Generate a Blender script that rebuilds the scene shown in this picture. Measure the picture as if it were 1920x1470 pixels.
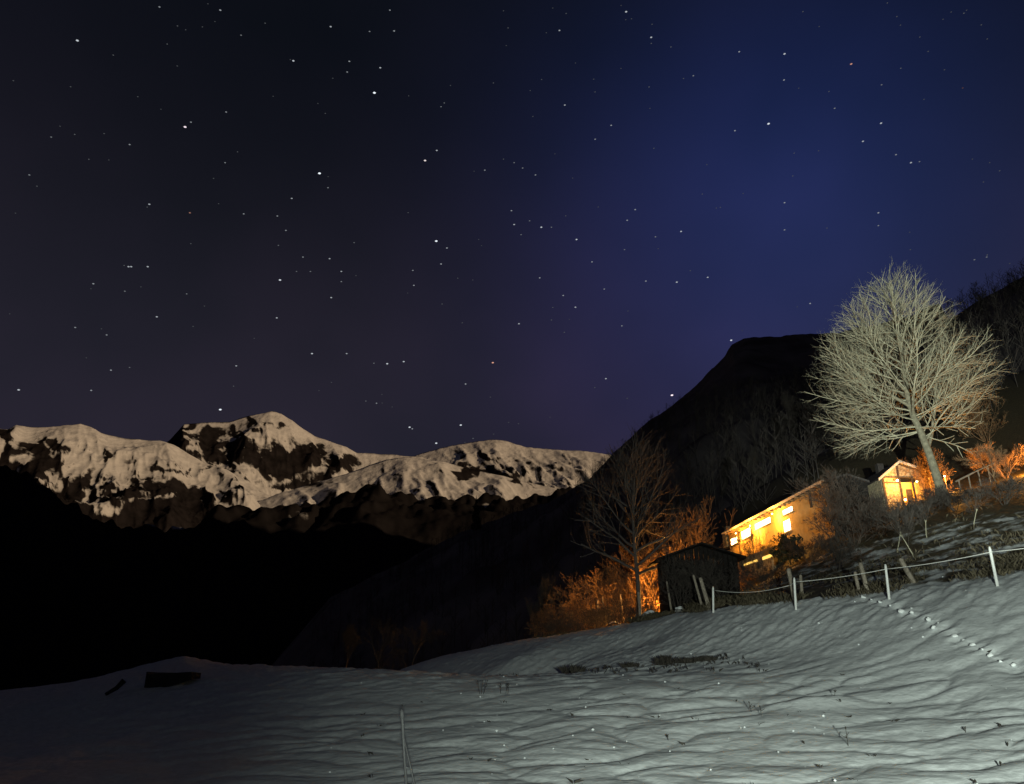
import bpy, bmesh, math, random
import numpy as np
from mathutils import Vector, kdtree

for o in list(bpy.data.objects):
    bpy.data.objects.remove(o, do_unlink=True)
scene = bpy.context.scene
COL = scene.collection
R = math.radians

# ------------------------------------------------------------------ camera
F = 1443.0                      # focal length in pixels of a 1920 px wide frame
PITCH = R(20.0)
EYE = 1.6
cam_d = bpy.data.cameras.new('camera')
cam_d.sensor_width = 36.0
cam_d.lens = 36.0 * F / 1920.0
cam_d.clip_start = 0.1
cam_d.clip_end = 60000.0
cam = bpy.data.objects.new('camera', cam_d)
cam.location = (0, 0, EYE)
cam.rotation_euler = (R(90) + PITCH, 0, 0)
COL.objects.link(cam)
scene.camera = cam
CP, SP = math.cos(PITCH), math.sin(PITCH)


def ray(u, v):
    cx = (u - 960.0) / F
    cy = (735.0 - v) / F
    return cx, CP - cy * SP, SP + cy * CP


def P(u, v, y):
    """the world point at depth y metres that is seen at (u, v) of the photograph"""
    a, b, c = ray(u, v)
    k = y / b
    return Vector((a * k, y, c * k + EYE))


def project(x, y, z):
    dz = z - EYE
    depth = y * CP + dz * SP
    up = -y * SP + dz * CP
    depth = np.where(depth < 1e-3, 1e-3, depth)
    return 960 + F * x / depth, 735 - F * up / depth


# ------------------------------------------------------------------ world: night sky
world = bpy.data.worlds.new('World')
scene.world = world
world.use_nodes = True
wn, wl = world.node_tree.nodes, world.node_tree.links
wn.clear()
w_out = wn.new('ShaderNodeOutputWorld')
w_bg = wn.new('ShaderNodeBackground')
wl.new(w_bg.outputs[0], w_out.inputs[0])
tc = wn.new('ShaderNodeTexCoord')
sep = wn.new('ShaderNodeSeparateXYZ')
wl.new(tc.outputs['Generated'], sep.inputs[0])


def wmap(val, a, b, c=0.0, d=1.0, smooth=True):
    n = wn.new('ShaderNodeMapRange')
    n.interpolation_type = 'SMOOTHSTEP' if smooth else 'LINEAR'
    n.inputs['From Min'].default_value = a
    n.inputs['From Max'].default_value = b
    n.inputs['To Min'].default_value = c
    n.inputs['To Max'].default_value = d
    wl.new(val, n.inputs['Value'])
    return n.outputs[0]


def wmix(fac, a, b):
    n = wn.new('ShaderNodeMix')
    n.data_type = 'RGBA'
    wl.new(fac, n.inputs['Factor'])
    for s, val in ((n.inputs['A'], a), (n.inputs['B'], b)):
        if isinstance(val, tuple):
            s.default_value = (*val, 1)
        else:
            wl.new(val, s)
    return n.outputs['Result']


def wadd(a, b, fac):
    n = wn.new('ShaderNodeMix')
    n.data_type = 'RGBA'
    n.blend_type = 'ADD'
    wl.new(fac, n.inputs['Factor'])
    wl.new(a, n.inputs['A'])
    n.inputs['B'].default_value = (*b, 1)
    return n.outputs['Result']


def unit(u, v):
    a = Vector(ray(u, v))
    a.normalize()
    return a


def glow_fac(u, v, deg):
    d = wn.new('ShaderNodeVectorMath')
    d.operation = 'DOT_PRODUCT'
    wl.new(tc.outputs['Generated'], d.inputs[0])
    d.inputs[1].default_value = unit(u, v)
    # falls off as exp(-(1 - cos angle) / width)
    m = wn.new('ShaderNodeMath')
    m.operation = 'SUBTRACT'
    wl.new(d.outputs['Value'], m.inputs[0])
    m.inputs[1].default_value = 1.0
    k = wn.new('ShaderNodeMath')
    k.operation = 'DIVIDE'
    wl.new(m.outputs[0], k.inputs[0])
    k.inputs[1].default_value = 1.0 - math.cos(R(deg))
    p = wn.new('ShaderNodeMath')
    p.operation = 'EXPONENT'
    wl.new(k.outputs[0], p.inputs[0])
    return p.outputs[0]


base = wmix(wmap(sep.outputs['Z'], 0.25, 0.70), (0.0185, 0.0165, 0.0270), (0.0042, 0.0050, 0.0085))
sky = wadd(base, (0.0068, 0.0150, 0.0760), glow_fac(1500, 430, 15.5))
sky = wadd(sky, (0.0040, 0.0010, 0.0090), glow_fac(1200, 740, 12))
sn = wn.new('ShaderNodeTexNoise')
sn.inputs['Scale'].default_value = 3.0
sn.inputs['Detail'].default_value = 3.0
wl.new(tc.outputs['Generated'], sn.inputs['Vector'])
mm = wn.new('ShaderNodeMix')
mm.data_type = 'RGBA'
mm.blend_type = 'MULTIPLY'
mm.inputs['Factor'].default_value = 1.0
wl.new(sky, mm.inputs['A'])
cb = wn.new('ShaderNodeCombineColor')
wl.new(wmap(sn.outputs[0], 0.3, 0.7, 0.80, 1.15), cb.inputs[0])
wl.new(wmap(sn.outputs[0], 0.3, 0.7, 0.88, 1.10), cb.inputs[1])
wl.new(wmap(sn.outputs[0], 0.3, 0.7, 0.86, 1.12), cb.inputs[2])
wl.new(cb.outputs[0], mm.inputs['B'])
wl.new(mm.outputs['Result'], w_bg.inputs['Color'])
w_bg.inputs['Strength'].default_value = 1.0

# ------------------------------------------------------------------ moon (the one sun lamp)
MOON_AZ, MOON_EL = 116.0, 10.0          # clockwise from the view direction; behind, to the right, low
ml = bpy.data.lights.new('moon', 'SUN')
ml.energy = 1.7
ml.angle = R(0.5)
ml.color = (1.0, 0.69, 0.40)
moon = bpy.data.objects.new('moon', ml)
mdir = Vector((math.sin(R(MOON_AZ)) * math.cos(R(MOON_EL)), math.cos(R(MOON_AZ)) * math.cos(R(MOON_EL)), math.sin(R(MOON_EL))))
moon.rotation_euler = mdir.to_track_quat('Z', 'Y').to_euler()
moon.location = (0, 0, 60)
COL.objects.link(moon)

# ------------------------------------------------------------------ the lamp behind the photographer
def spot(name, loc, target, power, size, blend, color, radius=0.12):
    l = bpy.data.lights.new(name, 'SPOT')
    l.energy = power
    l.spot_size = R(size)
    l.spot_blend = blend
    l.color = color
    l.shadow_soft_size = radius
    o = bpy.data.objects.new(name, l)
    o.location = loc
    o.rotation_euler = (Vector(loc) - Vector(target)).to_track_quat('Z', 'Y').to_euler()
    COL.objects.link(o)
    return o


HEAD = (0.88, 1.0, 0.87)
spot('headlight', (3.2, -5.5, 2.1), P(1675, 640, 55), 200000, 33, 1.0, HEAD)
spot('headlight', (0.7, -5.0, 1.65), (13.0, 17.0, 0.2), 25000, 94, 1.0, HEAD)
spot('headlight', (0.9, -5.0, 1.65), (9.0, 17.0, 0.2), 900, 135, 1.0, HEAD)  # weak wide spill, added so the light fades out gradually to the left

# ------------------------------------------------------------------ exposure
scene.view_settings.view_transform = 'Standard'
scene.view_settings.look = 'None'
scene.view_settings.exposure = 0.0
scene.view_settings.gamma = 1.0
scene.view_settings.use_curve_mapping = False
scene.cycles.use_denoising = True
scene.cycles.max_bounces = 5
scene.cycles.sample_clamp_indirect = 4.0

# ------------------------------------------------------------------ helpers
rng = np.random.default_rng(11)


def tag(o, label=None, cat=None, group=None, kind=None):
    if label:
        o['label'] = label
    if cat:
        o['category'] = cat
    if group:
        o['group'] = group
    if kind:
        o['kind'] = kind
    return o


def empty(name, loc=(0, 0, 0), rz=0.0, scale=(1, 1, 1)):
    o = bpy.data.objects.new(name, None)
    o.empty_display_size = 0.2
    o.location = loc
    o.rotation_euler = (0, 0, rz)
    o.scale = scale
    COL.objects.link(o)
    return o


def link(name, me, parent=None):
    o = bpy.data.objects.new(name, me)
    COL.objects.link(o)
    if parent is not None:
        o.parent = parent
    return o


def raw_mesh(name, verts, faces, m=None, smooth=False):
    """verts (n,3) array, faces (k, sides) int array"""
    verts = np.asarray(verts, dtype=np.float32)
    faces = np.asarray(faces, dtype=np.int32)
    me = bpy.data.meshes.new(name)
    me.vertices.add(len(verts))
    me.vertices.foreach_set('co', verts.ravel())
    n, k = faces.shape
    me.loops.add(n * k)
    me.loops.foreach_set('vertex_index', faces.ravel())
    me.polygons.add(n)
    me.polygons.foreach_set('loop_start', np.arange(0, n * k, k, dtype=np.int32))
    me.polygons.foreach_set('use_smooth', np.full(n, smooth, dtype=bool))
    me.update(calc_edges=True)
    me.validate()
    if m is not None:
        me.materials.append(m)
    return me


def attr(me, name, vals):
    a = me.attributes.new(name, 'FLOAT', 'POINT')
    a.data.foreach_set('value', np.asarray(vals, dtype=np.float32))


def grid_faces(na, nb):
    i = np.arange(na - 1)[:, None] * nb + np.arange(nb - 1)[None, :]
    i = i.ravel()
    return np.stack([i, i + nb, i + nb + 1, i + 1], 1)


class MB:
    """collects boxes, prisms and quads for one mesh"""

    def __init__(self):
        self.v, self.f = [], []

    def add(self, vs, fs):
        b = len(self.v)
        self.v += [tuple(p) for p in vs]
        self.f += [tuple(i + b for i in q) for q in fs]
        return self

    def hexa(self, c):
        return self.add(c, [(0, 3, 2, 1), (4, 5, 6, 7), (0, 1, 5, 4), (1, 2, 6, 5), (2, 3, 7, 6), (3, 0, 4, 7)])

    def box(self, x0, x1, y0, y1, z0, z1, T=None):
        c = [(x0, y0, z0), (x1, y0, z0), (x1, y1, z0), (x0, y1, z0), (x0, y0, z1), (x1, y0, z1), (x1, y1, z1), (x0, y1, z1)]
        if T:
            c = [T(*p) for p in c]
        return self.hexa(c)

    def quad(self, a, b, c, d):
        return self.add([a, b, c, d], [(0, 1, 2, 3)])

    def tube(self, pts, rad, k=8, cap=True):
        pts = [Vector(p) for p in pts]
        rings = []
        n = len(pts)
        for i, p in enumerate(pts):
            d = (pts[min(i + 1, n - 1)] - pts[max(i - 1, 0)]).normalized()
            a = d.cross(Vector((0.13, 0.97, 0.2))).normalized()
            b = d.cross(a)
            r = rad[i] if isinstance(rad, (list, tuple)) else rad
            rings.append([p + (a * math.cos(2 * math.pi * j / k) + b * math.sin(2 * math.pi * j / k)) * r for j in range(k)])
        vs = [q for ring in rings for q in ring]
        fs = [(i * k + j, i * k + (j + 1) % k, (i + 1) * k + (j + 1) % k, (i + 1) * k + j) for i in range(n - 1) for j in range(k)]
        if cap:
            fs += [tuple(range(k))[::-1], tuple((n - 1) * k + j for j in range(k))]
        return self.add(vs, fs)

    def mesh(self, name, m, smooth=False):
        me = bpy.data.meshes.new(name)
        me.from_pydata(self.v, [], self.f)
        bm = bmesh.new()
        bm.from_mesh(me)
        bmesh.ops.recalc_face_normals(bm, faces=bm.faces)
        bm.to_mesh(me)
        bm.free()
        if smooth:
            me.polygons.foreach_set('use_smooth', [True] * len(me.polygons))
        me.materials.append(m)
        return me

    def build(self, name, m, parent=None, smooth=False):
        return link(name, self.mesh(name, m, smooth), parent)


def tubes(segs, k=3):
    """segs (n,8): p0, p1, r0, r1 -> verts, quads"""
    s = np.asarray(segs, dtype=np.float64)
    p0, p1, r0, r1 = s[:, 0:3], s[:, 3:6], s[:, 6], s[:, 7]
    d = p1 - p0
    d /= np.maximum(np.linalg.norm(d, axis=1, keepdims=True), 1e-6)
    ref = np.where(np.abs(d[:, 2:3]) > 0.9, np.array([[1.0, 0.1, 0]]), np.array([[0.1, 0.05, 1.0]]))
    a = np.cross(d, ref)
    a /= np.linalg.norm(a, axis=1, keepdims=True)
    b = np.cross(d, a)
    ang = 2 * np.pi * np.arange(k) / k
    off = a[:, None, :] * np.cos(ang)[None, :, None] + b[:, None, :] * np.sin(ang)[None, :, None]
    v = np.concatenate([p0[:, None] + off * r0[:, None, None], p1[:, None] + off * r1[:, None, None]], 1).reshape(-1, 3)
    base_i = (np.arange(len(s)) * 2 * k)[:, None]
    j = np.arange(k)
    q = np.stack([base_i + j, base_i + (j + 1) % k, base_i + k + (j + 1) % k, base_i + k + j], -1).reshape(-1, 4)
    return v, q


def tube_mesh(name, segs, m, k=3):
    v, q = tubes(segs, k)
    return raw_mesh(name, v, q, m, smooth=True)


# gradient noise on arrays
_perm = np.random.default_rng(5).permutation(512)
_gang = np.random.default_rng(6).random(512) * 2 * np.pi
_gx, _gy = np.cos(_gang), np.sin(_gang)


def noise2(x, y):
    xi, yi = np.floor(x).astype(int), np.floor(y).astype(int)
    xf, yf = x - xi, y - yi

    def g(ix, iy, dx, dy):
        h = _perm[(_perm[ix & 511] + iy) & 511]
        return _gx[h] * dx + _gy[h] * dy
    sx = xf * xf * xf * (xf * (xf * 6 - 15) + 10)
    sy = yf * yf * yf * (yf * (yf * 6 - 15) + 10)
    a = g(xi, yi, xf, yf) * (1 - sx) + g(xi + 1, yi, xf - 1, yf) * sx
    b = g(xi, yi + 1, xf, yf - 1) * (1 - sx) + g(xi + 1, yi + 1, xf - 1, yf - 1) * sx
    return (a * (1 - sy) + b * sy) * 1.5


def fbm(x, y, octs=4, gain=0.5):
    t, amp = 0.0, 1.0
    for i in range(octs):
        t = t + amp * noise2(x * 2 ** i + 17.3 * i, y * 2 ** i - 9.1 * i)
        amp *= gain
    return t


def smooth01(t):
    t = np.clip(t, 0, 1)
    return t * t * (3 - 2 * t)


# ------------------------------------------------------------------ materials
def mat(name, color, rough=0.8, var=0.0, scale=8.0, bump=0.0, spec=0.3, coord='Object'):
    m = bpy.data.materials.new(name)
    m.use_nodes = True
    nt = m.node_tree
    b = nt.nodes['Principled BSDF']
    b.inputs['Roughness'].default_value = rough
    b.inputs['Specular IOR Level'].default_value = spec
    b.inputs['Base Color'].default_value = (*color, 1)
    if var or bump:
        t = nt.nodes.new('ShaderNodeTexCoord')
        n = nt.nodes.new('ShaderNodeTexNoise')
        n.inputs['Scale'].default_value = scale
        n.inputs['Detail'].default_value = 5
        nt.links.new(t.outputs[coord], n.inputs['Vector'])
        if var:
            r = nt.nodes.new('ShaderNodeValToRGB')
            r.color_ramp.elements[0].position = 0.3
            r.color_ramp.elements[1].position = 0.7
            r.color_ramp.elements[0].color = (*[c * (1 - var) for c in color], 1)
            r.color_ramp.elements[1].color = (*[min(1, c * (1 + var)) for c in color], 1)
            nt.links.new(n.outputs[0], r.inputs[0])
            nt.links.new(r.outputs[0], b.inputs['Base Color'])
        if bump:
            bp = nt.nodes.new('ShaderNodeBump')
            bp.inputs['Strength'].default_value = bump
            bp.inputs['Distance'].default_value = 0.05
            nt.links.new(n.outputs[0], bp.inputs['Height'])
            nt.links.new(bp.outputs[0], b.inputs['Normal'])
    return m


def emit(name, color, strength, sampling='AUTO'):
    m = bpy.data.materials.new(name)
    m.use_nodes = True
    nt = m.node_tree
    nt.nodes.remove(nt.nodes['Principled BSDF'])
    e = nt.nodes.new('ShaderNodeEmission')
    e.inputs['Color'].default_value = (*color, 1)
    e.inputs['Strength'].default_value = strength
    nt.links.new(e.outputs[0], nt.nodes['Material Output'].inputs[0])
    m.cycles.emission_sampling = sampling
    return m


def mixed(name, col_a, col_b, attr_name, noise_scale, noise_amt, edge=0.12, bump=0.3, bump_scale=20.0, bump_dist=0.03, rough=0.7, detail=6.0, var=0.12, spec=0.2):
    """col_a where the attribute is low, col_b where it is high, with a noisy border"""
    m = bpy.data.materials.new(name)
    m.use_nodes = True
    nt = m.node_tree
    N, L = nt.nodes, nt.links
    b = N['Principled BSDF']
    b.inputs['Roughness'].default_value = rough
    b.inputs['Specular IOR Level'].default_value = spec
    t = N.new('ShaderNodeTexCoord')
    at = N.new('ShaderNodeAttribute')
    at.attribute_name = attr_name
    n = N.new('ShaderNodeTexNoise')
    n.inputs['Scale'].default_value = noise_scale
    n.inputs['Detail'].default_value = detail
    L.new(t.outputs['Object'], n.inputs['Vector'])
    sc = N.new('ShaderNodeMath')
    sc.operation = 'MULTIPLY_ADD'
    L.new(n.outputs[0], sc.inputs[0])
    sc.inputs[1].default_value = noise_amt
    sc.inputs[2].default_value = -noise_amt * 0.5
    ad = N.new('ShaderNodeMath')
    ad.operation = 'ADD'
    L.new(sc.outputs[0], ad.inputs[0])
    L.new(at.outputs['Fac'], ad.inputs[1])
    mr = N.new('ShaderNodeMapRange')
    mr.interpolation_type = 'SMOOTHSTEP'
    mr.inputs['From Min'].default_value = 0.5 - edge
    mr.inputs['From Max'].default_value = 0.5 + edge
    L.new(ad.outputs[0], mr.inputs['Value'])
    n2 = N.new('ShaderNodeTexNoise')
    n2.inputs['Scale'].default_value = bump_scale
    n2.inputs['Detail'].default_value = 6
    L.new(t.outputs['Object'], n2.inputs['Vector'])

    def ramp(c, vv):
        r = N.new('ShaderNodeValToRGB')
        r.color_ramp.elements[0].position = 0.3
        r.color_ramp.elements[1].position = 0.7
        r.color_ramp.elements[0].color = (*[x * (1 - vv) for x in c], 1)
        r.color_ramp.elements[1].color = (*[min(0.95, x * (1 + vv)) for x in c], 1)
        L.new(n2.outputs[0], r.inputs[0])
        return r.outputs[0]
    mx = N.new('ShaderNodeMix')
    mx.data_type = 'RGBA'
    L.new(mr.outputs[0], mx.inputs['Factor'])
    L.new(ramp(col_a, var), mx.inputs['A'])
    L.new(ramp(col_b, 0.45), mx.inputs['B'])
    L.new(mx.outputs['Result'], b.inputs['Base Color'])
    bp = N.new('ShaderNodeBump')
    bp.inputs['Strength'].default_value = bump
    bp.inputs['Distance'].default_value = bump_dist
    L.new(n2.outputs[0], bp.inputs['Height'])
    L.new(bp.outputs[0], b.inputs['Normal'])
    return m


M = {}
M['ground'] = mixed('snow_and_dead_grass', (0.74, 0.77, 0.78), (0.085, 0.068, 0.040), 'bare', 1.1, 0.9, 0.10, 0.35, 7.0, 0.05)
M['mountain'] = mixed('alpine_snow_and_rock', (0.78, 0.78, 0.78), (0.024, 0.021, 0.022), 'rock', 0.016, 0.9, 0.13, 0.7, 0.016, 20.0, detail=9.0, spec=0.0)
M['forest_floor'] = mat('wooded_hillside', (0.19, 0.168, 0.165), 0.95, 0.4, 0.03, 0.0, 0.0)
M['dark_ridge'] = mixed('forested_ridge', (0.022, 0.020, 0.021), (0.62, 0.62, 0.62), 'snow', 0.012, 1.1, 0.08, 0.4, 0.03, 6.0, spec=0.0)
M['twig_dark'] = mat('dark_bark', (0.11, 0.09, 0.078), 0.9, 0.3, 3.0)
M['twig_pale'] = mat('pale_bark', (0.36, 0.335, 0.245), 0.9, 0.25, 2.0)
M['twig_grey'] = mat('grey_bark', (0.068, 0.057, 0.050), 0.9, 0.3, 3.0)
M['trunk_bark'] = mat('rough_shaded_bark', (0.20, 0.180, 0.130), 0.95, 0.35, 4.0, 0.5)  # darker than the twigs: the lower trunk's shade put into its colour
M['twig_far'] = mat('far_bark', (0.085, 0.072, 0.066), 0.9, 0.3, 0.5)
M['twig_red'] = mat('reddish_twigs', (0.22, 0.13, 0.07), 0.9, 0.35, 3.0)
M['leaf_dry'] = mat('dry_leaves', (0.26, 0.15, 0.06), 0.9, 0.4, 5.0)
_nt = M['leaf_dry'].node_tree
_tr = _nt.nodes.new('ShaderNodeBsdfTranslucent')
_tr.inputs['Color'].default_value = (0.24, 0.12, 0.04, 1)
_mx = _nt.nodes.new('ShaderNodeMixShader')
_mx.inputs[0].default_value = 0.45
_nt.links.new(_nt.nodes['Principled BSDF'].outputs[0], _mx.inputs[1])
_nt.links.new(_tr.outputs[0], _mx.inputs[2])
_nt.links.new(_mx.outputs[0], _nt.nodes['Material Output'].inputs[0])
M['evergreen'] = mat('evergreen_leaves', (0.022, 0.030, 0.018), 0.8, 0.4, 4.0)
M['grey_plastic'] = mat('grey_plastic', (0.11, 0.11, 0.115), 0.6, 0.1, 20.0)
M['white_plastic'] = mat('white_plastic', (0.78, 0.78, 0.76), 0.45, 0.08, 20.0)
M['rope'] = mat('white_rope', (0.70, 0.69, 0.66), 0.8, 0.15, 60.0)
M['old_wood'] = mat('weathered_wood', (0.24, 0.205, 0.165), 0.9, 0.35, 9.0, 0.6)
M['dark_wood'] = mat('dark_wood', (0.055, 0.045, 0.040), 0.9, 0.4, 7.0, 0.5)
M['shed_wood'] = mat('shaded_boards', (0.018, 0.0155, 0.0145), 0.95, 0.4, 7.0, 0.5, 0.1)  # near-black base: shade of the shed and farmhouse gable put into the colour
M['plaster'] = mat('ochre_plaster', (0.55, 0.38, 0.17), 0.9, 0.18, 2.2, 0.3)
M['stone_wall'] = mat('rough_stone', (0.36, 0.30, 0.20), 0.95, 0.55, 5.5, 1.0)
M['roof_dark'] = mat('roof_tiles', (0.050, 0.042, 0.040), 0.85, 0.3, 6.0, 0.5)
M['fascia'] = mat('painted_fascia', (0.72, 0.62, 0.50), 0.7, 0.1, 5.0)
M['frame'] = mat('window_frame_wood', (0.30, 0.18, 0.08), 0.6, 0.2, 9.0)
M['snow'] = mat('clean_snow', (0.78, 0.80, 0.81), 0.7, 0.05, 12.0, 0.4)
M['stone'] = mat('grey_stone', (0.22, 0.215, 0.21), 0.9, 0.4, 6.0, 0.8)
M['near_black'] = mat('near_black_matte', (0.012, 0.012, 0.015), 0.9, 0.3, 6.0, 0.5)
M['dry_grass'] = mat('dry_grass_blades', (0.085, 0.070, 0.045), 0.9, 0.4, 1.5)
M['weed'] = mat('dead_weed', (0.035, 0.030, 0.025), 0.95, 0.3, 6.0)
M['clay'] = mat('terracotta', (0.42, 0.24, 0.18), 0.85, 0.15, 12.0)
M['ice'] = mat('ice_grain', (0.92, 0.95, 0.96), 0.25, 0.0, 1.0, 0.0, 0.6)
M['pane'] = emit('lit_window_pane', (1.0, 0.80, 0.42), 9.0)
M['amber_glow'] = emit('amber_panel_glow', (1.0, 0.58, 0.12), 1.6)  # self-glow for the bright patches of the terrace wall
M['bulb'] = emit('lamp_bulb', (1.0, 0.78, 0.36), 30.0)
M['pane_dark'] = mat('dark_window_pane', (0.02, 0.015, 0.012), 0.2, 0.0, 1.0, 0.0, 0.5)

# ------------------------------------------------------------------ ground height
anch = []


def A(u, v, y):
    p = P(u, v, y)
    anch.append((p.x, p.y, p.z))


for u, v, y in [
    # nearest snow, the foot of the frame
    (0, 1470, 14.5), (480, 1470, 13.7), (960, 1470, 13.0), (1440, 1470, 12.2), (1920, 1470, 11.4),
    (0, 1385, 21.5), (480, 1375, 19.5), (960, 1365, 18.0), (1440, 1360, 16.4), (1920, 1350, 14.6),
    # the brow of the near field
    (0, 1303, 33), (200, 1293, 34), (330, 1262, 34), (450, 1258, 34), (620, 1262, 33), (800, 1262, 30),
    (950, 1266, 27), (1100, 1270, 25), (1300, 1267, 23), (1500, 1276, 20.5), (1700, 1284, 18.5), (1920, 1278, 16.8),
    # the far slope up to the fence
    (1100, 1238, 33), (1200, 1210, 34), (1300, 1225, 28), (1500, 1215, 24.5), (1700, 1200, 21.5), (1920, 1180, 19.2), (950, 1240, 38),
    (830, 1230, 54), (1000, 1197, 49), (1130, 1177, 44), (1200, 1167, 40), (1260, 1154, 36.8),
    (1337, 1147, 33), (1492, 1142, 28.5), (1667, 1123, 25.5), (1870, 1097, 22.5),
    # behind the fence
    (1300, 1135, 42), (1400, 1112, 40), (1500, 1100, 36), (1500, 1052, 45), (1395, 1064, 62), (1545, 1012, 50),
    (1600, 1002, 50), (1850, 1062, 26), (1850, 962, 38), (1900, 920, 48), (1768, 927, 52), (1700, 957, 62),
]:
    A(u, v, y)
p_ = P(1130, 1177, 52)
anch += [(9.2, 50, 3.0), (5.5, 54, 2.4), (12.5, 53, 4.2), (1.0, 33, 1.0), (-4, 38, 0.3), (-9, 45, 0.0), (-6, 75, 2.0), (2, 75, 2.8), (9, 72, 4.5), (-20, 48, -2.0), (-30, 60, -5.0),
         (-14, 60, -0.6), (-45, 45, -4.0), (40, 92, 27), (22, 105, 18), (60, 62, 27), (-2, 100, 2.0), (-34, 85, -8), (-62, 50, -8), (-45, 20, -2),
         (-20, 0, -0.4), (0, 0, 0), (14, 0, 1.0), (30, 10, 5), (0, -20, -0.2), (-40, -25, -2), (40, -25, 5), (62, 20, 15), (10, -8, 0.5), (0, 110, 1.5),
         (-70, 0, -5), (-60, 100, -16), (60, -60, 8), (-60, -60, -5), (75, 90, 42), (0, -70, 0), (95, 40, 32), (95, -20, 20)]
anch = np.array(anch)


def tps_phi(r2):
    return np.where(r2 > 1e-9, 0.5 * r2 * np.log(np.maximum(r2, 1e-9)), 0.0)


def tps_fit(pts, lam):
    n = len(pts)
    xy = pts[:, :2] / 50.0
    d2 = ((xy[:, None] - xy[None]) ** 2).sum(-1)
    K = tps_phi(d2) + lam * np.eye(n)
    Q = np.concatenate([np.ones((n, 1)), xy], 1)
    Amat = np.block([[K, Q], [Q.T, np.zeros((3, 3))]])
    w = np.linalg.solve(Amat, np.concatenate([pts[:, 2], np.zeros(3)]))
    return xy, w


_txy, _tw = tps_fit(anch, 2e-4)
MOUND = P(335, 1262, 34)


def ground_h(x, y):
    x = np.asarray(x, dtype=np.float64)
    y = np.asarray(y, dtype=np.float64)
    sh = x.shape
    q = np.stack([x.ravel(), y.ravel()], 1) / 50.0
    z = np.full(len(q), _tw[-3]) + q @ _tw[-2:]
    for i in range(len(_txy)):
        z += _tw[i] * tps_phi((q[:, 0] - _txy[i, 0]) ** 2 + (q[:, 1] - _txy[i, 1]) ** 2)
    z = z.reshape(sh)
    # the snowy hump on the left brow, steep on its left flank
    dx, dy = x - MOUND.x, y - MOUND.y
    lx = np.where(dx < -2.0, (dx + 2.0) / 0.38, (dx + 2.0) / 4.2)
    z = z + 0.50 * np.exp(-lx ** 2 - (dy / 2.2) ** 2) + 0.22 * np.exp(-((dx - 0.2) / 1.0) ** 2 - (dy / 1.3) ** 2)
    return z


def gz(x, y):
    return float(ground_h(np.array([x]), np.array([y]))[0])


FENCE = [P(830, 1230, 54), P(1000, 1197, 49), P(1130, 1177, 44), P(1200, 1165, 40.3), P(1260, 1150, 37.3), P(1337, 1145, 33.5), P(1492, 1138, 29.2), P(1667, 1119, 26.2), P(1870, 1088, 23.4), P(2250, 1040, 19)]


def beyond_fence(x, y):
    """signed depth in metres behind the fence line"""
    ang = np.arctan2(x, y)
    fa = np.array([math.atan2(p.x, p.y) for p in FENCE])
    fr = np.array([math.hypot(p.x, p.y) for p in FENCE])
    r = np.interp(ang, fa, fr)
    far = np.hypot(x, y) - r
    return np.where((ang < fa[0] - 0.02), -3.0, far)


FOOT = [(1618, 1122), (1640, 1126), (1655, 1131), (1680, 1137), (1700, 1148), (1718, 1143), (1716, 1151), (1742, 1158), (1752, 1164), (1766, 1172), (1762, 1180),
        (1782, 1188), (1792, 1197), (1816, 1205), (1826, 1214), (1858, 1222), (1870, 1235), (1888, 1246), (1903, 1253)]


def foot_points():
    """walk each footprint's ray down to the slope"""
    out = []
    for u, v in FOOT:
        best = None
        for y in np.linspace(15, 30, 240):
            p = P(u, v, float(y))
            g = gz(p.x, p.y)
            if p.z <= g:
                best = Vector((p.x, p.y, g))
                break
        if best is not None:
            out.append(best)
    return out


FEET = foot_points()


def snow_relief(x, y):
    """tussocks under the snow: rounded pillows with creases between them"""
    wx = x + 0.35 * noise2(x * 0.5 + 3, y * 0.5)
    wy = y + 0.35 * noise2(x * 0.5 - 8, y * 0.5 + 5)
    a = np.abs(noise2(wx * 0.46, wy * 0.80 + 4.0))
    b = np.abs(noise2(wx * 1.0 + 9, wy * 1.6))
    c = noise2(wx * 3.1, wy * 4.0 + 7)
    h = (0.135 * np.sqrt(a + 0.007) + 0.050 * np.sqrt(b + 0.008)) * (0.75 + 0.5 * noise2(x * 0.17, y * 0.17 + 30)) + 0.007 * c
    # fine wind-combed streaks on the far slope
    q = x * 0.86 + y * 0.5
    s = -x * 0.5 + y * 0.86
    st = np.abs(noise2(q * 0.9, s * 2.6)) * 0.10 + np.abs(noise2(q * 2.1 + 4, s * 5.0)) * 0.05
    far = smooth01((np.hypot(x, y) - 21) / 8.0)
    return (h * (1 - 0.75 * far) + st * far) - 0.08


az = np.concatenate([np.radians(np.linspace(-180, -44, 40, endpoint=False)), np.radians(np.linspace(-44, 44, 780, endpoint=False)), np.radians(np.linspace(44, 180, 41))])
rr = np.concatenate([np.linspace(0.4, 9.5, 16, endpoint=False), np.geomspace(9.5, 66, 350, endpoint=False), np.geomspace(66, 150, 40)])
AZ, RR = np.meshgrid(az, rr, indexing='ij')
GX, GY = RR * np.sin(AZ), RR * np.cos(AZ)
GZ = ground_h(GX, GY)
bf = beyond_fence(GX, GY)
rel = snow_relief(GX, GY)
fade = smooth01((RR - 7) / 3.0) * (1 - smooth01((RR - 70) / 30))
GZ = GZ + rel * fade * smooth01((GX + 19) / 10 * 0.8 + 0.25)
for i, p in enumerate(FEET):
    k = 1.0
    dx, dy = GX - p.x, GY - p.y
    GZ += (0.6 + 0.4 * ((i * 7) % 5) / 4) * -0.10 * np.exp(-((dx / 0.17) ** 2 + ((dy + 0.12) / 0.16) ** 2)) + 0.06 * np.exp(-((dx / 0.24) ** 2 + ((dy - 0.2) / 0.14) ** 2))
dr = P(1545, 1332, 17.6)                 # a smooth drift with its steeper side to the lamp
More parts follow.
